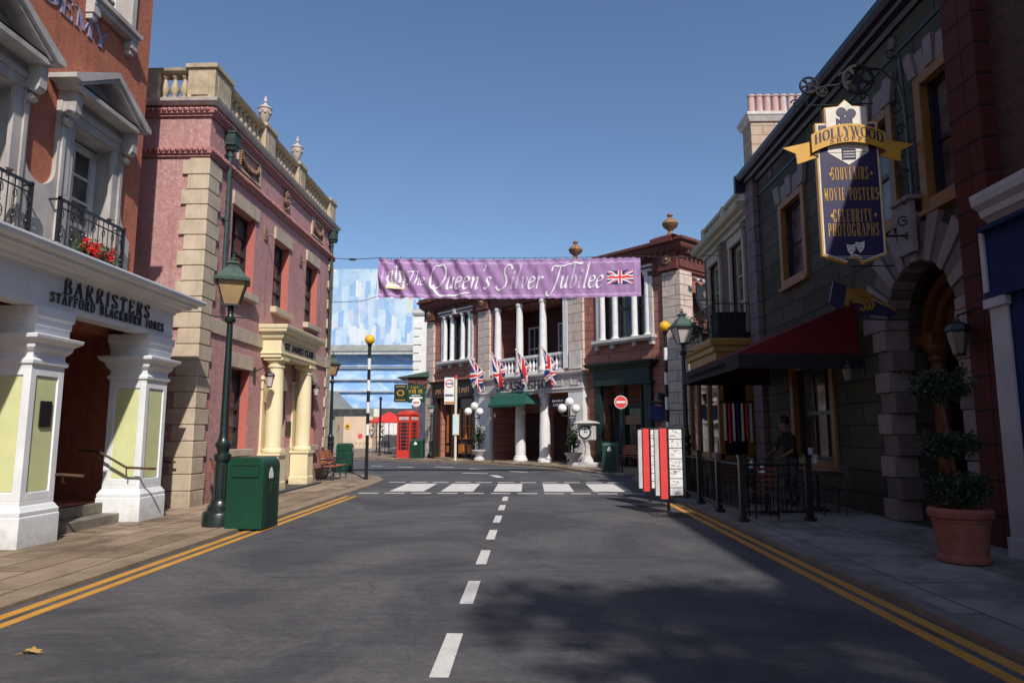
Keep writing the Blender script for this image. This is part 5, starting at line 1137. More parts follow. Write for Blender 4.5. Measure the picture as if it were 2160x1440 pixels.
# blue shopfront
SB = thing('blue_shopfront', 'blue shopfront with white cornice and white pilaster at the right edge of the picture', 'shopfront', (5.8, 0, 0), R(-90))
m = M(); m.sweep([(-8.5, 0), (3, 0)], [(-.1, 4.1), (.0, 4.1), (.02, 4.16), (.06, 4.2), (.1, 4.22), (.12, 4.3), (.2, 4.36), (.22, 4.44), (.22, 4.5), (-.1, 4.52)]); m.box(-8.5, 3, .1, .5, 4.2, 4.46)
m.obj('cornice', 'shopwh', SB)
m = M(); m.box(-8.56, 3, -.03, .5, 3.28, 4.1); m.box(-8.6, 3, -.08, .5, 3.2, 3.28).box(-8.54, 3, -.14, .5, 4.04, 4.1); m.box(-8.05, 3, .15, .2, 0.06, 3.2); m.obj('fascia', 'shopblue', SB)
m = M(); m.box(-8.6, -8.28, -.03, .5, .06, 3.2).box(-8.64, -8.56, -.06, .5, 3.2, 4.1).box(-8.62, -8.26, -.06, .5, .06, .3).box(-8.64, -8.24, -.08, .5, 3.08, 3.2); m.obj('white_pilaster', 'shopwh', SB, bevel=.008)
m = M(); text(m, 'U', -7.35, 3.62, .3, -.03, .02); m.obj('fascia_lettering', 'gold', SB)
M().box(-8.28, -8.05, .0, .3, .06, 3.2).obj('door_post', 'shopblue', SB); win(SB, -7.9, -6.8, .9, 3.0, .1, 'rdoor', 'glassc', 1, 1)
# chimney
ch = thing('chimney_stack', 'sunlit brick chimney with a row of weathered clay pots above the navy gutter', 'chimney', (6.9, 21.6, 9.0))
m = M(); m.box(.42, 2.3, 0, .85, 0, 2.75).box(.36, 2.36, -.06, .9, 0, .5); m.obj('stack', 'potpink', ch)
m = M(); m.sweep(rect(.42, 2.3, 0, .85), [(-.3, 2.7), (.05, 2.7), (.12, 2.86), (.15, 2.9), (.15, 3.0), (-.3, 3.02)], True); m.box(.5, 2.2, .05, .8, 2.8, 3.015); m.obj('chimney_cap', 'whitest', ch)
for i in range(7): M().lathe([(.13, 3.0), (.125, 3.1), (.105, 3.68), (.13, 3.7), (.13, 3.76), (.09, 3.76)], (.56+.265*i, .3, 0), 12).obj('chimney_pot', 'cpot', ch, smooth=True)
# ================================================================ right: pink brick building with balcony
R2 = thing('balcony_building', 'faded pink brick building with cream windows, roof balustrade and ochre balcony', 'building', (6.3, 0, 0), R(-90))
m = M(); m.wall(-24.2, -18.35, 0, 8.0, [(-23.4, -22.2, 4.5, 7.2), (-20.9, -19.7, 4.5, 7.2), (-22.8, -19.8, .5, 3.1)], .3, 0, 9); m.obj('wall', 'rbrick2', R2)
for a in (-23.4, -20.9):
    b = a+1.2; m = M(); m.box(a-.16, a, -.08, .06, 4.4, 7.2).box(b, b+.16, -.08, .06, 4.4, 7.2).box(a-.16, b+.16, -.1, .06, 7.2, 7.5).box(a-.24, b+.24, -.18, .06, 7.5, 7.62); m.obj('window_surround', 'rcream', R2, bevel=.008)
    win(R2, a, b, 4.5, 7.2, .12, 'rcream', 'glassc', 2, 3, .14, .05)
m = M(); m.box(-19.0, -18.3, -.14, 0, 0, 8.5); m.obj('block_pilaster', 'rpil', R2, bevel=.01)
m = M(); m.sweep([(-24.2, 6), (-24.2, 0), (-19.0, 0)], [(-.1, 7.68), (.05, 7.68), (.08, 7.76), (.2, 7.8), (.22, 7.88), (.36, 7.94), (.40, 8.04), (.40, 8.1), (-.1, 8.14)])
m.box(-24.3, -18.9, .0, .25, 8.12, 8.22).box(-24.3, -18.9, -.04, .29, 8.68, 8.78); 
for x in (-24.1, -21.6, -19.2): m.box(x-.2, x+.2, -.06, .3, 8.14, 8.8)
bo = m.obj('roof_balustrade', 'rcream', R2); k = 0
for x in [-23.7+.2*i for i in range(10)]+[-21.2+.2*i for i in range(10)]:
    if k == 0: b0 = balu(x, .12, bo, 8.22, .46, .07, 'cream3')
    else: o = b0.copy(); S.collection.objects.link(o); o.parent = bo; o.location = (x, .12, 8.22)
    k += 1
m = M(); pth = [(-22.9, 0), (-22.9, -1.12), (-19.4, -1.12), (-19.4, 0)]
m.sweep(pth, [(-1, 3.35), (-.25, 3.35), (-.22, 3.5), (-.14, 3.56), (-.14, 3.8), (-.05, 3.84), (-.05, 3.98), (.03, 4.02), (.06, 4.12), (.06, 4.2), (-1, 4.2)]); m.obj('balcony', 'ochrep', R2)
m = M(); z0, z1 = 4.2, 5.2
for (x0, y0), (x1, y1) in zip(pth, pth[1:]):
    m.tube([(x0, y0+.06, z1), (x1, y1+.06, z1)], .018, 5); m.tube([(x0, y0+.06, z0+.1), (x1, y1+.06, z0+.1)], .012, 5)
    n = max(3, int(Vector((x1-x0, y1-y0)).length/.16))
    for i in range(n+1): x = x0+(x1-x0)*i/n; y = y0+(y1-y0)*i/n+.06; m.tube([(x, y, z0), (x, y, z1)], .01, 4)
m.obj('balcony_railing', 'ironb', R2)
for i, x in enumerate((-22.4, -21.6, -20.8)):
    pass
t = thing('balcony_planter', 'pink and white flowers trailing over the ochre balcony', 'planter', (5.35, 21.7, 4.2))
M().box(-.12, .12, -1.0, 1.0, 0, .3).obj('planter_box', 'blk', t); m = M(); m.leaves((0, 0, .45), (.28, 1.15, .35), 500, .06, .2); m.obj('foliage', 'leaf', t)
m = M(); 
for i in range(30): m.leaves((random.uniform(-.25, .2), random.uniform(-1.1, 1.1), random.uniform(.3, .75)), (.05, .05, .05), 6, .035, .3)
m.obj('petals', ('rquoin'), t)
t = thing('air_unit', 'black covered box standing on the ochre balcony', 'box', (5.9, 19.9, 4.2)); M().box(-.5, .3, -.35, .35, 0, .75).box(-.53, .33, -.38, .38, .7, .78).obj('box_body', 'val', t, bevel=.03)
# bay shop windows below the balcony
m = M()
for x in (-22.9, -21.9, -20.6, -19.45): m.box(x-.07, x+.07, -1.0, -.86, .06, 3.35)
m.box(-22.97, -19.38, -.98, -.88, .8, .95).box(-22.97, -19.38, -.98, -.88, 3.1, 3.35).box(-19.52, -19.38, -.86, 0, 3.1, 3.35).box(-19.52, -19.38, -.86, 0, .06, .9).box(-19.52, -19.38, -.2, 0, .06, 3.35)
m.obj('bay_frame', 'ochre', R2)
m = M(); m.box(-22.9, -19.45, -.93, -.92, .95, 3.1); m.obj('bay_glass', 'glass', R2)
t = thing('scarf_display', 'row of pale and red scarves hanging in the shop bay beneath the ochre balcony', 'display', (5.9, 19.36, 1.6))
for i in range(7): m = M(); m.box(-.48+.12*i, -.42+.12*i, -.02, .02, -.3+random.uniform(-.05, .05), .75); m.obj('scarf', ('wht', 'boardred', 'wht', 'fblue', 'wht', 'boardred', 'pale_blue')[i], t)
M().box(-.55, .4, -.04, .04, .78, .82).obj('hanger_rail', 'blk', t)
# ================================================================ right: awning, terrace
t = thing('canvas_awning', 'large dark red canvas awning with black valance over the terrace', 'awning', (0, 0, 0))
y0, y1 = 13.1, 17.95; m = M()
TH = .015
m.prism([(6.28, 4.05), (4.0, 3.06), (4.0, 3.03), (6.28, 4.02)], y0, y1, 'y'); m.prism([(6.28, 4.02), (4.0, 3.03), (6.28, 3.03)], y0, y0+TH, 'y').prism([(6.28, 4.02), (4.0, 3.03), (6.28, 3.03)], y1-TH, y1, 'y')
m.obj('canopy', 'rawn', t)
m = M(); m.box(3.985, 4.0, y0, y1, 2.76, 3.05).box(4.0, 6.28, y0-.01, y0+.006, 2.76, 3.03).box(4.0, 6.28, y1-.006, y1+.01, 2.76, 3.03); m.obj('valance', 'val', t)
m = M(); scribble(m, 14.0, 17.2, 2.84, .12, 0, .01); 
for v in m.v: x, y, z = v; v.x, v.y = 3.975, x
m.obj('valance_lettering', 'rquoin2', t)
m = M(); m.tube([(4.02, y0+.05, 3.0), (6.25, y0+.05, 3.0)], .02).tube([(4.02, y1-.05, 3.0), (6.25, y1-.05, 3.0)], .02).tube([(4.02, y0+.05, 3.0), (4.02, y1-.05, 3.0)], .02); m.obj('awning_frame', 'ironb', t)
t = thing('terrace_fence', 'black iron fence with square posts around the dark terrace', 'fence', (0, 0, 0))
posts = [(3.58, 11.85), (3.58, 13.3), (3.58, 14.75), (3.58, 16.2), (3.58, 17.6), (4.75, 12.0)]
for x, y in posts: M().box(x-.05, x+.05, y-.05, y+.05, .06, 1.12).box(x-.065, x+.065, y-.065, y+.065, 1.12, 1.17).box(x-.08, x+.08, y-.08, y+.08, .06, .12).obj('post', 'blk', t)
m = M()
for (xa, ya), (xb, yb) in ((posts[0], posts[4]), (posts[0], posts[5])):
    L = sqrt((xb-xa)**2+(yb-ya)**2); n = int(L/.1)
    for z in (.22, 1.0): m.tube([(xa, ya, z), (xb, yb, z)], .018, 4)
    for i in range(1, n): x = xa+(xb-xa)*i/n; y = ya+(yb-ya)*i/n; m.tube([(x, y, .22), (x, y, 1.0)], .009, 4)
m.obj('bars', 'blk', t)
def table(label, x, y):
    t = thing('cafe_table', label, 'table', (x, y, .06), 0, 'cafe tables on the terrace')
    M().lathe([(.4, .70), (.42, .71), (.42, .73)], n=20).obj('tabletop', 'dframe', t); M().lathe([(.22, 0), (.2, .03), (.03, .06), (.03, .7)], n=10).obj('leg', 'blk', t); return t
def chair(label, x, y, rz, mat='blk'):
    t = thing('cafe_chair', label, 'chair', (x, y, .06), rz, 'cafe chairs on the terrace')
    m = M(); m.box(-.2, .2, -.2, .2, .44, .46); m.obj('seat', mat, t)
    m = M()
    for sx in (-.19, .19): m.tube([(sx, .19, 0), (sx, .19, .45), (sx, .25, .88)], .014, 5).tube([(sx, -.19, 0), (sx, -.19, .45)], .014, 5)
    m.obj('legs', 'blk', t); m = M()
    for i in range(4): z = .56+.09*i; m.box(-.19, .19, .2+.012*i, .215+.012*i, z, z+.05)
    m.obj('backrest', mat, t); return t
table('dark round table nearest the terrace fence corner', 4.35, 13.0); table('dark round table in the middle of the terrace', 4.75, 15.0); table('dark round table at the far end of the terrace', 4.5, 16.8)
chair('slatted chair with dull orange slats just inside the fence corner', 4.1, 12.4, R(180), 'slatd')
chair('black chair right of the nearest terrace table', 4.95, 13.2, R(-100)); chair('black chair left of the middle terrace table', 4.1, 15.2, R(95)); chair('black chair behind the middle terrace table', 4.9, 15.7, R(-10)); chair('black chair beside the far terrace table', 5.1, 16.9, R(-90))
chair('black chair against the shop wall right of the nearest terrace table', 5.5, 12.9, R(-95)); chair('black chair between the nearest and middle terrace tables', 4.5, 14.0, R(170)); chair('black chair by the fence beside the far terrace table', 3.95, 16.6, R(85)); chair('black chair at the near side of the far terrace table', 4.6, 16.0, R(175)); table('dark round table against the shop wall', 5.55, 13.6)
for x, y, z, l in ((5.98, 14.9, 1.0, 'stack of white cups on the shop window sill, tallest'), (6.0, 14.72, 1.0, 'shorter stack of white cups on the shop window sill')):
    h = .32 if y > 14.8 else .18
    t = thing('cup_stack', l, 'cups', (x-.0, y, .9)); M().lathe([(.04, 0), (.05, h*.9), (.055, h)], n=12).obj('cups', 'cream3', t, smooth=True)
for i in range(3): t = thing('menu_holder', ['white menu card standing on the middle terrace table', 'white napkin holder on the nearest terrace table', 'white menu card standing on the far terrace table'][i], 'menu card', ((4.75, 15.0, .79), (4.3, 13.0, .79), (4.5, 16.8, .79))[i], R(15*i)); M().prism([(-.04, 0), (.04, 0), (.003, .16), (-.003, .16)], -.06, .06, 'y').obj('card', 'cream3', t)
# person on the terrace (continuous skinned body)
def skin_person(name, label, loc, rz):
    V = {'pel': (0, 0, .95), 'bel': (0, -.03, 1.1), 'che': (0, -.09, 1.32), 'nek': (0, -.15, 1.47), 'nk2': (0, -.18, 1.53), 'hd': (0, -.2, 1.62), 'hd2': (0, -.19, 1.72),
         'hl': (-.1, 0, .92), 'kl': (-.12, -.05, .5), 'al': (-.12, .03, .09), 'tl': (-.13, -.14, .04), 'hr': (.1, 0, .92), 'kr': (.13, -.1, .5), 'ar': (.14, -.02, .09), 'tr': (.15, -.2, .04),
         'sl': (-.19, -.1, 1.38), 'el': (-.25, -.2, 1.12), 'wl': (-.2, -.45, 1.02), 'sr': (.19, -.1, 1.38), 'er': (.27, -.18, 1.12), 'wr': (.2, -.42, 1.0)}
    Rr = {'pel': .15, 'bel': .13, 'che': .155, 'nek': .07, 'nk2': .055, 'hd': .085, 'hd2': .08, 'hl': .095, 'kl': .06, 'al': .042, 'tl': .04, 'hr': .095, 'kr': .06, 'ar': .042, 'tr': .04, 'sl': .065, 'el': .045, 'wl': .028, 'sr': .065, 'er': .045, 'wr': .028}
    E = [('pel', 'bel'), ('bel', 'che'), ('che', 'nek'), ('nek', 'nk2'), ('nk2', 'hd'), ('hd', 'hd2'), ('pel', 'hl'), ('hl', 'kl'), ('kl', 'al'), ('al', 'tl'), ('pel', 'hr'), ('hr', 'kr'), ('kr', 'ar'), ('ar', 'tr'), ('che', 'sl'), ('sl', 'el'), ('el', 'wl'), ('che', 'sr'), ('sr', 'er'), ('er', 'wr')]
    for s, sx in (('l', 1), ('r', -1)):     # palm and five fingers
        wx, wy, wz = V['w'+s]; V['p'+s] = (wx+.01*sx, wy-.07, wz-.03); Rr['p'+s] = .03; E.append(('w'+s, 'p'+s))
        for f in range(5):
            k = 'f%d%s' % (f, s); ox = (f-1.5)*.019*sx if f < 4 else sx*.045; ln = (.045, .055, .05, .04, .03)[f]
            V[k] = (wx+ox, wy-.09-(ln if f < 4 else .0), wz-.045); V[k+'b'] = (wx+ox*1.1, wy-.1-(ln*1.6 if f < 4 else .02), wz-.07); Rr[k] = .009; Rr[k+'b'] = .008; E += [('p'+s, k), (k, k+'b')]
    keys = list(V); me = bpy.data.meshes.new(name); me.from_pydata([V[k] for k in keys], [(keys.index(a), keys.index(b)) for a, b in E], [])
    o = bpy.data.objects.new(name, me); S.collection.objects.link(o)
    sk = o.modifiers.new('skin', 'SKIN'); sk.use_smooth_shade = True
    if not me.skin_vertices: 
        me.attributes
    for i, k in enumerate(keys):
        d = me.skin_vertices[0].data[i]; d.radius = (Rr[k], Rr[k]*(.8 if k in ('pel', 'bel', 'che') else 1)); d.use_root = (k == 'pel')
    sb = o.modifiers.new('sub', 'SUBSURF'); sb.levels = sb.render_levels = 2
    S.view_layers[0].update(); dg = bpy.context.evaluated_depsgraph_get(); ne = bpy.data.meshes.new_from_object(o.evaluated_get(dg))
    o.modifiers.clear(); o.data = ne
    for k in ('shirt', 'skin', 'dframe'): ne.materials.append(MT[k])
    for p in ne.polygons:
        c = p.center; p.material_index = 1 if (c.z > 1.5 or (c.y < -.22 and c.z > .8 and c.z < 1.2)) else (2 if c.z < .95 else 0); p.use_smooth = True
    o.location = loc; o.rotation_euler = (0, 0, rz); tag(o, label, 'person')
    M().sphere((0, -.155, 1.73), .108, 12, 8, 1.0).obj('hair', 'hair', o, smooth=True)
    M().sphere((-.03, -.285, 1.68), .012, 6, 4).sphere((.03, -.285, 1.68), .012, 6, 4).obj('eyes', 'blk', o); M().tube([(0, -.275, 1.68), (0, -.31, 1.64)], .012, 5).obj('nose', 'skin', o)
    return o
pn = skin_person('person', 'person in dark clothes leaning over the terrace table by the window', (5.45, 14.55, .06), R(-70))
# ================================================================ menu boards on the kerb
def menu_board(label, loc, rz, cards=True):
    t = thing('menu_board', label, 'sign board', loc, rz, 'tall menu boards by the right kerb')
    m = M(); m.lathe([(.26, 0), (.26, .02), (.05, .05), (.028, .08), (.028, .35)], n=10); m.lathe([(.34, 0), (.34, .012)], sq=True); m.obj('stand', 'blk', t)
    m = M(); m.box(.0, .29, -.04, .04, .33, 1.62); m.box(.29, .33, -.05, .05, .31, 1.64); m.box(-.17, .33, -.03, .03, 1.62, 1.65); m.obj('board', 'ironb', t)
    if cards:
        m = M(); z = 1.6; q = random.Random(5); sc = M()
        for h in (.19, .17, .2, .19, .18, .17, .15):
            m.box(.03, .27, -.05, -.04, z-h+.015, z)
            for j in range(9):
                xx = q.uniform(.05, .2); zz_ = z-h+.03+q.random()*(h-.06); ww = q.uniform(.01, .06); sc.box(xx, min(xx+ww, .26), -.054, -.05, zz_, zz_+q.uniform(.004, .03))
            z -= h
        o = m.obj('menu_cards', 'cardw', t); sc.obj('card_print', 'greyst', o)
    m = M(); m.box(-.15, -.02, -.08, .06, .3, 1.62); m.obj('red_end', 'boardred', t)
    M().box(-.24, -.155, -.03, .06, .36, 1.6).obj('side_cards', 'cstone', t)
    return t
menu_board('nearest tall menu board with white cards and red end panel', (2.62, 13.3, 0), R(2))
b2 = menu_board('farther menu board with red end panel, just behind the nearest one', (2.57, 15.0, 0), R(4))
# ================================================================ hanging souvenir sign
HS = thing('souvenir_sign', 'large navy hanging sign with gold ribbon reading HOLLYWOOD SHOPPE', 'shop sign', (5.24, 10.9, .081), R(-3)); HS.scale = (.948,)*3
m = M(); XW = .53
out = [(-XW, 4.52), (-XW, 6.9), (-.36, 6.9), (-.36, 7.18), (-.12, 7.2), (0, 7.32), (.12, 7.2), (.36, 7.18), (.36, 6.9), (XW, 6.9), (XW, 4.52), (.14, 4.38), (.1, 4.46), (0, 4.5), (-.1, 4.46), (-.14, 4.38)]
def inset(pts, s, cx=0, cz=5.7): return [(x*(1-s/.55), cz+(z-cz)*(1-s/1.4)) for x, z in pts]
m.prism(out, -.05, .05, 'y'); m.obj('sign_edge', 'gold', HS, bevel=.006)
m = M(); m.prism(inset(out, .028), -.056, .056, 'y'); m.obj('cream_line', 'cream2', HS)
body = [p for p in out if p[1] < 7.0]
m = M(); m.prism(inset(out, .055), -.062, .062, 'y'); m.obj('sign_face', 'signblue', HS)
m = M(); m.prism([(-.34, 6.35), (-.34, 7.16), (-.12, 7.18), (0, 7.29), (.12, 7.18), (.34, 7.16), (.34, 6.35)], -.068, .068, 'y').prism([(-.33, 6.34), (.33, 6.34), (0, 6.12)], -.068, .068, 'y'); m.obj('cream_crest', 'cream2', HS)
m = M(); y = -.068    # cine camera silhouette and clapper
for cx, cz in ((-.075, 7.08), (.085, 7.05)): m.lathe([(.085, -.012), (.085, 0)], (cx, y, cz), 16, 'y')
m.box(-.1, .1, y-.013, y, 6.84, 6.99).prism([(-.1, 6.89), (-.17, 6.85), (-.17, 6.97), (-.1, 6.93)], y-.012, y, 'y').prism([(-.02, 6.84), (.02, 6.84), (.07, 6.74), (.04, 6.74), (0, 6.8), (-.05, 6.74), (-.08, 6.74)], y-.012, y, 'y')
m.box(-.11, .12, y-.012, y, 6.22, 6.38); m.prism([(-.11, 6.39), (.12, 6.39), (.12, 6.43), (-.11, 6.43)], y-.012, y, 'y'); m.obj('camera_emblem', 'signblue', HS)
m = M(); 
for z in (6.25, 6.3, 6.35): m.box(-.09, .1, y-.016, y-.012, z, z+.012)
m.obj('clapper_lines', 'cream2', HS)
# ribbon
def rib(x, z, dd=0): return (x, -.10-dd-.05*cos(x*2.2), z-.42*x*x)
m = M(); N_ = 20
for i in range(N_):
    a, b = -.62+1.24*i/N_, -.62+1.24*(i+1)/N_
    for z0, z1 in ((6.5, 6.83),):
        A, B, C_, D_ = rib(a, z0), rib(b, z0), rib(b, z1), rib(a, z1); bk_ = lambda p: (p[0], p[1]+.025, p[2])
        m.poly((A, B, C_, D_)); m.poly((bk_(D_), bk_(C_), bk_(B), bk_(A))); m.poly((D_, C_, bk_(C_), bk_(D_))); m.poly((A, bk_(A), bk_(B), B))
for s in (-1, 1):
    m.prism([(s*.5, 6.28), (s*.52, 6.58), (s*1.1, 6.46), (s*.88, 6.35), (s*.86, 6.16)], -.06, -.035, 'y')
m.obj('ribbon', 'gold', HS)
m = M()
for s in (-1, 1): m.prism([(s*.5, 6.28), (s*.62, 6.34), (s*.62, 6.62), (s*.52, 6.58)], -.075, -.062, 'y')
m.obj('ribbon_fold', 'rorange', HS)
m = M(); text(m, 'HOLLYWOOD', 0, 6.615, .17, 0, .004, wt=.25, width=1.1, fn=lambda X, Z, Y: rib(X, Z, -Y))
text(m, 'SHOPPE', 0, 6.52, .08, 0, .004, wt=.25, width=.62, sp=.7, fn=lambda X, Z, Y: rib(X, Z, -Y)); m.obj('ribbon_lettering', 'signblue', HS)
m = M(); yy = -.062
for s, z, wd in (('SOUVENIRS', 5.86, .46), ('MOVIE POSTERS', 5.49, .68), ('CELEBRITY', 5.11, .50), ('PHOTOGRAPHS', 4.86, .65)):
    text(m, s, .0, z, .215, yy, .006, wt=.2, width=wd)
for x, z in ((-.32, 5.96), (.36, 5.96), (-.42, 5.59), (.45, 5.59), (-.34, 5.22), (.38, 5.22)): m.prism([(x-.025, z), (x, z-.04), (x+.025, z), (x, z+.04)], yy-.006, yy, 'y')
m.obj('lettering', 'gold', HS)
m = M()
for cx, cz, s in ((-.06, 4.62, -1), (.09, 4.66, 1)): m.prism([(cx-.075, cz+.09), (cx, cz+.075), (cx+.075, cz+.1), (cx+.06, cz-.02), (cx, cz-.1), (cx-.055, cz-.03)], yy-.012, yy, 'y')
m.box(-.38, .4, yy-.004, yy, 4.50, 4.506).box(-.25, .28, yy-.004, yy, 4.47, 4.478); mo = m.obj('theatre_masks', 'cardw', HS)
m = M()
for cx, cz, s in ((-.06, 4.62, -1), (.09, 4.66, 1)):
    m.box(cx-.045, cx-.015, yy-.018, yy-.012, cz+.035, cz+.045).box(cx+.015, cx+.045, yy-.018, yy-.012, cz+.035, cz+.045)
    m.tube([(cx-.03, yy-.012, cz-.02+.012*s), (cx, yy-.012, cz-.02-.012*s), (cx+.03, yy-.012, cz-.02+.012*s)], .006, 4)
m.obj('mask_features', 'signblue', mo)
def scroll(m, cx, cz, y, r, turns, a0, dirn, th=.018):
    m.tube([(cx+r*(1-t/(14*turns))*cos(a0+dirn*t*2*pi/14), y, cz+r*(1-t/(14*turns))*sin(a0+dirn*t*2*pi/14)) for t in range(int(14*turns*.85))], th, 5)
br = M(); y = 0
br.tube([(1.0, y, 8.15), (1.03, y, 7), (1.04, y, 5.4), (1.03, y, 4.8)], .028, 6)
br.tube([(1.03, y, 7.2), (.95, y, 7.6), (.65, y, 7.88), (.25, y, 7.92), (-.05, y, 7.8)], .024, 6).tube([(.0, y, 7.62), (-.3, y, 7.6), (-.55, y, 7.5), (-.62, y, 7.4)], .02, 6).tube([(-.62, y, 7.45), (-.62, y, 7.25), (.5, y, 7.25)], .014, 5)
for cx, cz, r, a, d in ((.85, 8.14, .13, -1, 1), (.85, 7.15, .13, 2, -1), (.92, 6.75, .11, 0, 1), (.93, 6.35, .1, 2, 1), (.92, 5.95, .11, 0, 1), (.92, 5.5, .11, 0, -1), (.85, 5.1, .1, 1, 1), (.93, 4.85, .08, 1, 1), (.35, 7.38, .08, 0, 1), (-.35, 7.5, .07, 0, -1), (-.82, 7.3, .08, 3, -1)): scroll(br, cx, cz, y, r, 1.6, a, d, .014)
br.tube([(.3, y, 7.4), (.3, y, 7.0)], .016, 5).tube([(.5, .0, 4.86), (1.08, 0, 4.86)], .02)
for x in (-.4, .42): br.tube([(x, y, 7.25), (x, y, 6.9)], .012, 4)
br.obj('bracket', 'ironb', HS)
def reel(par, cx, cz, r, y, ax):
    m = M(); n = 5; K = 30; rh = r*.25; rc = r*.58
    # disc with five holes: annular pieces made of a hub, a rim and spokes
    def seg(r0, r1, a0, a1, k=3):
        for i in range(k):
            b0 = a0+(a1-a0)*i/k; b1 = a0+(a1-a0)*(i+1)/k
            m.prism([(cx+r0*cos(b0), cz+r0*sin(b0)), (cx+r1*cos(b0), cz+r1*sin(b0)), (cx+r1*cos(b1), cz+r1*sin(b1)), (cx+r0*cos(b1), cz+r0*sin(b1))], y-.02, y+.02, 'y')
    seg(rc+rh, r, 0, 2*pi, 30); seg(.001, rc-rh, 0, 2*pi, 20)
    for j in range(n):
        a = 2*pi*j/n+.3; seg(rc-rh-.001, rc+rh+.001, a+.46, a+2*pi/n-.46, 3)
    m.obj('film_reel', 'val', par)
reel(HS, .25, 7.68, .28, -.05, 0); reel(HS, -.58, 7.62, .16, -.02, 0); reel(HS, -.36, 7.5, .1, .0, 0)
# pointing hand sign
t = thing('pointing_hand_sign', 'painted sign of a pointing gold hand with navy sleeve above the red awning', 'shop sign', (5.62, 11.6, .12), R(-2))
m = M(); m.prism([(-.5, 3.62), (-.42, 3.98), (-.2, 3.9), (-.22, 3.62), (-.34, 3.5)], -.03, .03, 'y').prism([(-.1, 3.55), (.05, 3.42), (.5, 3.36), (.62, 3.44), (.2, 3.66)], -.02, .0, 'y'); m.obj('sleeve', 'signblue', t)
m = M(); m.prism([(-.2, 3.9), (-.14, 3.86), (-.2, 3.55), (-.27, 3.58)], -.045, .03, 'y'); m.obj('cuff', 'goldshade', t)
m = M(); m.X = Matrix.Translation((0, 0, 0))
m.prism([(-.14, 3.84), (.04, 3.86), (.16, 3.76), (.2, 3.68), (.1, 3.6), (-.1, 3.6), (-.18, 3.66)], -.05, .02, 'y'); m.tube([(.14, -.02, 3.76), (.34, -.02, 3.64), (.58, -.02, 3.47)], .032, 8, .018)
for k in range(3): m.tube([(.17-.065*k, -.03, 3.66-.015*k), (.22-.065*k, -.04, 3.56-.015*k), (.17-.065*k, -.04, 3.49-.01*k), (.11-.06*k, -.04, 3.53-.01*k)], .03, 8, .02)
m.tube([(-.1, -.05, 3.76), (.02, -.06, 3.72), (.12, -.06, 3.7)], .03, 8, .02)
m.obj('hand', 'goldshade', t); M().tube([(-.1, 0, 3.86), (-.1, 0, 4.25), (.68, 0, 4.25)], .012, 5).obj('sign_bracket', 'ironb', t)
for (y, z, s, l) in ((9.55, 2.95, 1.5, 'a'), (13.0, 2.75, 1.1, 'b')): wall_lantern(R1, -y, z, .35 if s > 1.2 else .3, s*.85, 'shadeglass')
m = M()
for cx, cz, r, a, d in ((-9.6, 2.2, .1, 0, 1), (-9.75, 2.1, .08, 2, -1), (-9.5, 2.05, .07, 3, 1)): scroll(m, cx, cz, -.16, r, 1.5, a, d, .012)
m.obj('iron_scroll', 'ironb', R1)
# topiary
t = thing('topiary_tree', 'three tier clipped topiary in a large terracotta pot on the right pavement', 'topiary', (5.02, 8.3, .06))
t.scale = (.84, .84, 1)
M().lathe([(.3, 0), (.33, .02), (.33, .06), (.3, .1), (.35, .45), (.36, .46), (.37, .49), (.36, .5), (.4, .52), (.41, .58), (.38, .62), (.32, .62), (.3, .52)], n=28).obj('pot', 'terrapot', t, smooth=True)
M().lathe([(.31, .53), (.01, .56)], n=16).obj('soil', 'bark', t)
M().tube([(0, 0, .5), (-.02, 0, 1.0), (-.08, 0, 1.5), (-.16, 0, 2.1)], .025, 8).obj('trunk', 'bark', t)
m = M(); 
for c, rr, n in (((0, 0, .82), (.40, .38, .22), 1900), ((-.05, 0, 1.33), (.35, .34, .15), 1500), ((-.16, 0, 2.02), (.36, .35, .2), 1600)):
    m.leaves(c, rr, n, .033, .25)
    for q in range(16): a = random.uniform(0, 2*pi); e = random.uniform(-.6, 1.); m.leaves((c[0]+rr[0]*.85*cos(a), c[1]+rr[1]*.85*sin(a), c[2]+rr[2]*e), (.09, .09, .075), 55, .03, .1)
    for q in range(14):
        a = random.uniform(0, 2*pi); e = random.uniform(-.3, 1.); p = Vector((rr[0]*cos(a), rr[1]*sin(a), rr[2]*e)); o = Vector(c)
        m.tube([o+p*.7, o+p*1.22], .004, 4); m.leaves(o+p*1.2, (.03, .03, .03), 7, .025, .1)
m.obj('crown', 'leaf', t)
# fallen leaf
m = M(); L_ = [(0, -.005), (.02, -.03), (.045, -.022), (.05, -.05), (.08, -.035), (.105, -.045), (.105, -.018), (.14, 0), (.105, .018), (.11, .045), (.08, .032), (.052, .052), (.045, .024), (.02, .03), (0, .005), (-.045, .004), (-.045, -.001)]
v = [m.addv((x, y, .006+.018*abs(y)/.05+.012*sin(x*40))) for x, y in L_]; c = m.addv((.06, 0, .004))
for i in range(len(v)): m.face((v[i], v[(i+1) % len(v)], c))
tag(m.obj('fallen_leaf', 'dryleaf', loc=(-3.58, 4.96, .006), rot=(0, 0, .25)), 'dry yellow leaf lying on the road near the left kerb', 'leaf')
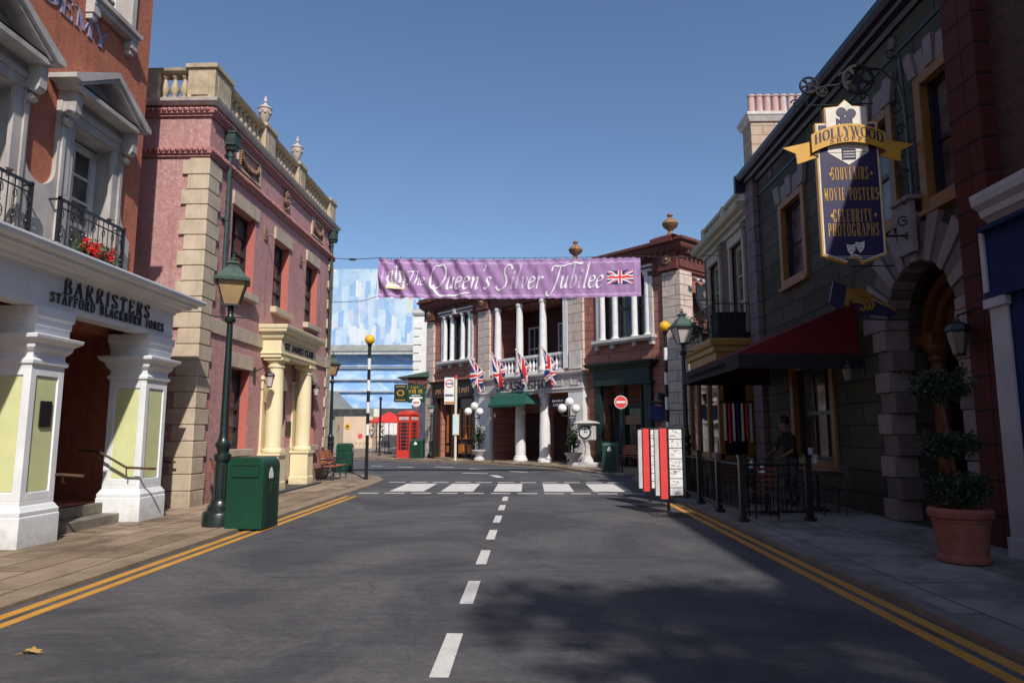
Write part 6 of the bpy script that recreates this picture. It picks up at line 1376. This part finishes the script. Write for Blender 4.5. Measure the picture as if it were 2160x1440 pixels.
# ================================================================ background
t = thing('mural_building', 'huge building painted with a pale blue patchwork sky mural', 'building', (0, 0, 0))
m = M(); m.box(-45, -14, 84, 100, 0, 22.0); m.box(-14, -6, 86, 100, 0, 21.4); m.obj('painted_wall', 'mural', t)
t = thing('cloud_wall', 'lower blue wall painted with clouds in front of the tall mural', 'wall', (0, 0, 0))
M().box(-40, -10, 80, 80.6, 4.3, 10.8).box(-40, -39.5, 80, 80.6, 0, 4.3).obj('painted_panels', 'clouds', t)
m = M(); m.prism([(78.5, 10.9), (80.6, 10.9), (80.6, 11.7), (79.2, 11.7)], -23.8, -9, 'x'); m.obj('canopy_roof', 'grey', t)
m = M(); m.box(-23.6, -9, 78.3, 78.5, 10.5, 10.75); 
for z in (9.0, 7.6, 6.2): m.box(-30, -12, 79.7, 79.9, z, z+.14)
m.obj('rail', 'steel', t)
M().box(-40, -9, 79.9, 80.3, 4.05, 4.3).obj('base_band', 'cream3', t)
t = thing('service_building', 'grey and beige low building with dark windows beyond the left corner', 'building', (0, 0, 0))
m = M(); m.prism([(-26, 0), (-14, 0), (-14, 4.0), (-19.5, 4.0), (-21.5, 6.0), (-26, 6.0)], 70, 76, 'y'); m.obj('wall', 'grey', t)
M().box(-20.4, -16.6, 69.9, 69.97, 2.9, 3.9).obj('window', 'glass', t)
M().box(-15.8, -8, 69, 70, 0, 3.9).obj('cream_wall', 'shut', t)
m = M(); m.box(-15.0, -8.4, 68.4, 69, 3.3, 3.9); m.obj('dark_fascia', 'dslab', t)
m = M()
for k in range(8): m.box(-14.6+.9*k, -13.8+.9*k, 68.9, 68.97, 1.3, 3.1)
m.obj('shutter', 'cream3', t); M().box(-14.8, -8, 68.5, 68.9, .0, 1.2).obj('dark_base', 'dslab', t)
t = thing('boundary_wall', 'low beige rendered wall with painted discs beyond the junction', 'wall', (0, 0, 0))
m = M(); m.prism([(-19.3, 67.5), (-18.0, 66), (-15.2, 66), (-15.2, 68), (-19.3, 69)], 0, 3.05, 'z'); m.obj('wall', 'beige', t)
for x, z, r, k in ((-17.6, 2.1, .28, 'posteryellow'), (-16.35, 1.2, .22, 'boardred')): M().lathe([(r, -.06), (r, -.01)], (x, 66, z), 14, 'y').obj('painted_disc', k, t)
M().lathe([(.12, -.09), (.12, -.06)], (-17.6, 66, 2.1), 10, 'y').obj('disc_centre', 'blk', t)
m = M(); scribble(m, -17.3, -15.6, .15, .5, 65.97, .03); m.obj('scrawl', 'stonet', t)
m = M(); m.lathe([(.14, -.05), (.14, 0)], (-18.65, 66.6, 2.1), 8, 'y'); m.obj('small_disc', 'rope', t)
t = thing('white_building', 'white rendered building squeezed behind the pale block corner', 'building', (0, 0, 0))
m = M(); m.box(-8.4, -4, 49, 56, 0, 10.1); m.obj('wall', 'cream3', t)
m = M(); m.sweep([(-8.4, 56), (-8.4, 49), (-4, 49)], [(-.1, 10), (.1, 10), (.2, 10.15), (.25, 10.35), (-.1, 10.4)]); 
for k in range(16): m.box(-8.46, -8.0+(.15 if k % 2 else 0), 48.93, 49.1, .6*k+.05, .6*k+.52)
m.obj('quoins', 'cwhite', t); win(t, -7.3, -6.7, 6.0, 8.2, 48.95, 'cwhite')
M().box(-7.4, -6.3, 48.8, 49, 7.5, 9.0).obj('green_board', 'bin', t)
t = thing('green_canopy', 'pale green metal canopy above the pub signs', 'canopy', (0, 0, 0))
m = M(); m.prism([(-8.4, 4.95), (-6.3, 5.0), (-6.3, 5.35)], 42.6, 45, 'y'); m.obj('canopy_roof', 'lamproof', t); M().box(-7.7, -6.3, 42.8, 45, 4.2, 4.95).obj('canopy_fascia', 'cred', t)
for i, (x, y) in enumerate(((-10.3, 50), (-8.9, 51.5))):
    t = thing('parasol', ['red parasol left of the phone box', 'red parasol partly hidden behind the phone box'][i], 'parasol', (x, y, .03), 0, 'red parasols')
    m = M(); n = 8; top = m.addv((0, 0, 3.0)); ring = [m.addv((1.5*cos(2*pi*k/n), 1.5*sin(2*pi*k/n), 2.3)) for k in range(n)]; r2 = [m.addv((1.5*cos(2*pi*k/n), 1.5*sin(2*pi*k/n), 2.2)) for k in range(n)]
    for k in range(n): m.face((top, ring[k], ring[(k+1) % n])); m.face((ring[k], r2[k], r2[(k+1) % n], ring[(k+1) % n]))
    m.obj('canopy', 'umbred', t); M().lathe([(.3, 0), (.3, .06), (.03, .1), (.03, 2.9)], n=8).obj('pole', 'blk', t)
for i, (x, y) in enumerate(((-10.6, 48.3), (-9.9, 48.0), (-9.2, 48.6), (-10.2, 49.2), (-8.6, 47.6))):
    t = chair('black metal chair under the red parasols, number%d' % i, x, y, R(40*i)); t.location.z = .03; t['group'] = 'black chairs under the red parasols'; t['label'] = 'black metal chair under the red parasols left of the phone box'
t = thing('black_post', 'plain black post in front of the red parasol', 'post', (-9.75, 44.5, .05)); M().lathe([(.09, 0), (.09, .1), (.07, .15), (.07, 3.6), (.1, 3.65), (.1, 3.72), (.03, 3.8)], n=8).obj('shaft', 'blk', t)
t = thing('souvenir_rack', 'rack of small multicoloured items half hidden behind the left striped pole', 'display rack', (-12.3, 55, .03))
M().lathe([(.35, 0), (.35, .05), (.04, .1), (.04, 2.4)], n=8).obj('stand', 'blk', t); m = M()
for k in range(60): m.cur = k % 4; a = random.uniform(0, 2*pi); m.leaves((.55*cos(a), .55*sin(a), random.uniform(1.0, 2.4)), (.1, .1, .1), 5, .09, .3)
m.obj('items', ('wht', 'boardred', 'bluesign', 'blk'), t)
# street and buildings behind the camera that shade the near road
def off_tree(label, x, y, h, r, n):
    t = thing('street_tree', label, 'tree', (x, y, .05), 0, 'street trees')
    M().tube([(0, 0, 0), (.1, 0, h*.3), (0, .1, h*.6), (1.4, .1, h*.9)], .2, 8, .05).tube([(0, 0, h*.5), (r*.9, .2, h*.85)], .07, 6, .03).tube([(0, 0, h*.45), (-r*.5, .2, h*.75)], .07, 6, .03).obj('trunk', 'bark', t)
    m = M()
    for k in range(13): a = random.uniform(0, 2*pi); q = random.uniform(.15, 1)*r; m.leaves((1.5+q*cos(a), q*sin(a), h*random.uniform(.76, 1.0)), (r*.4, r*.4, r*.26), n, .17, .1)
    m.obj('crown', 'leafl', t)
off_tree('leafy street tree behind the viewer on the right pavement', 5.75, -6.4, 13, 2.5, 420)
off_tree('second leafy street tree farther behind the viewer', 5.7, -12.0, 13, 2.8, 330)
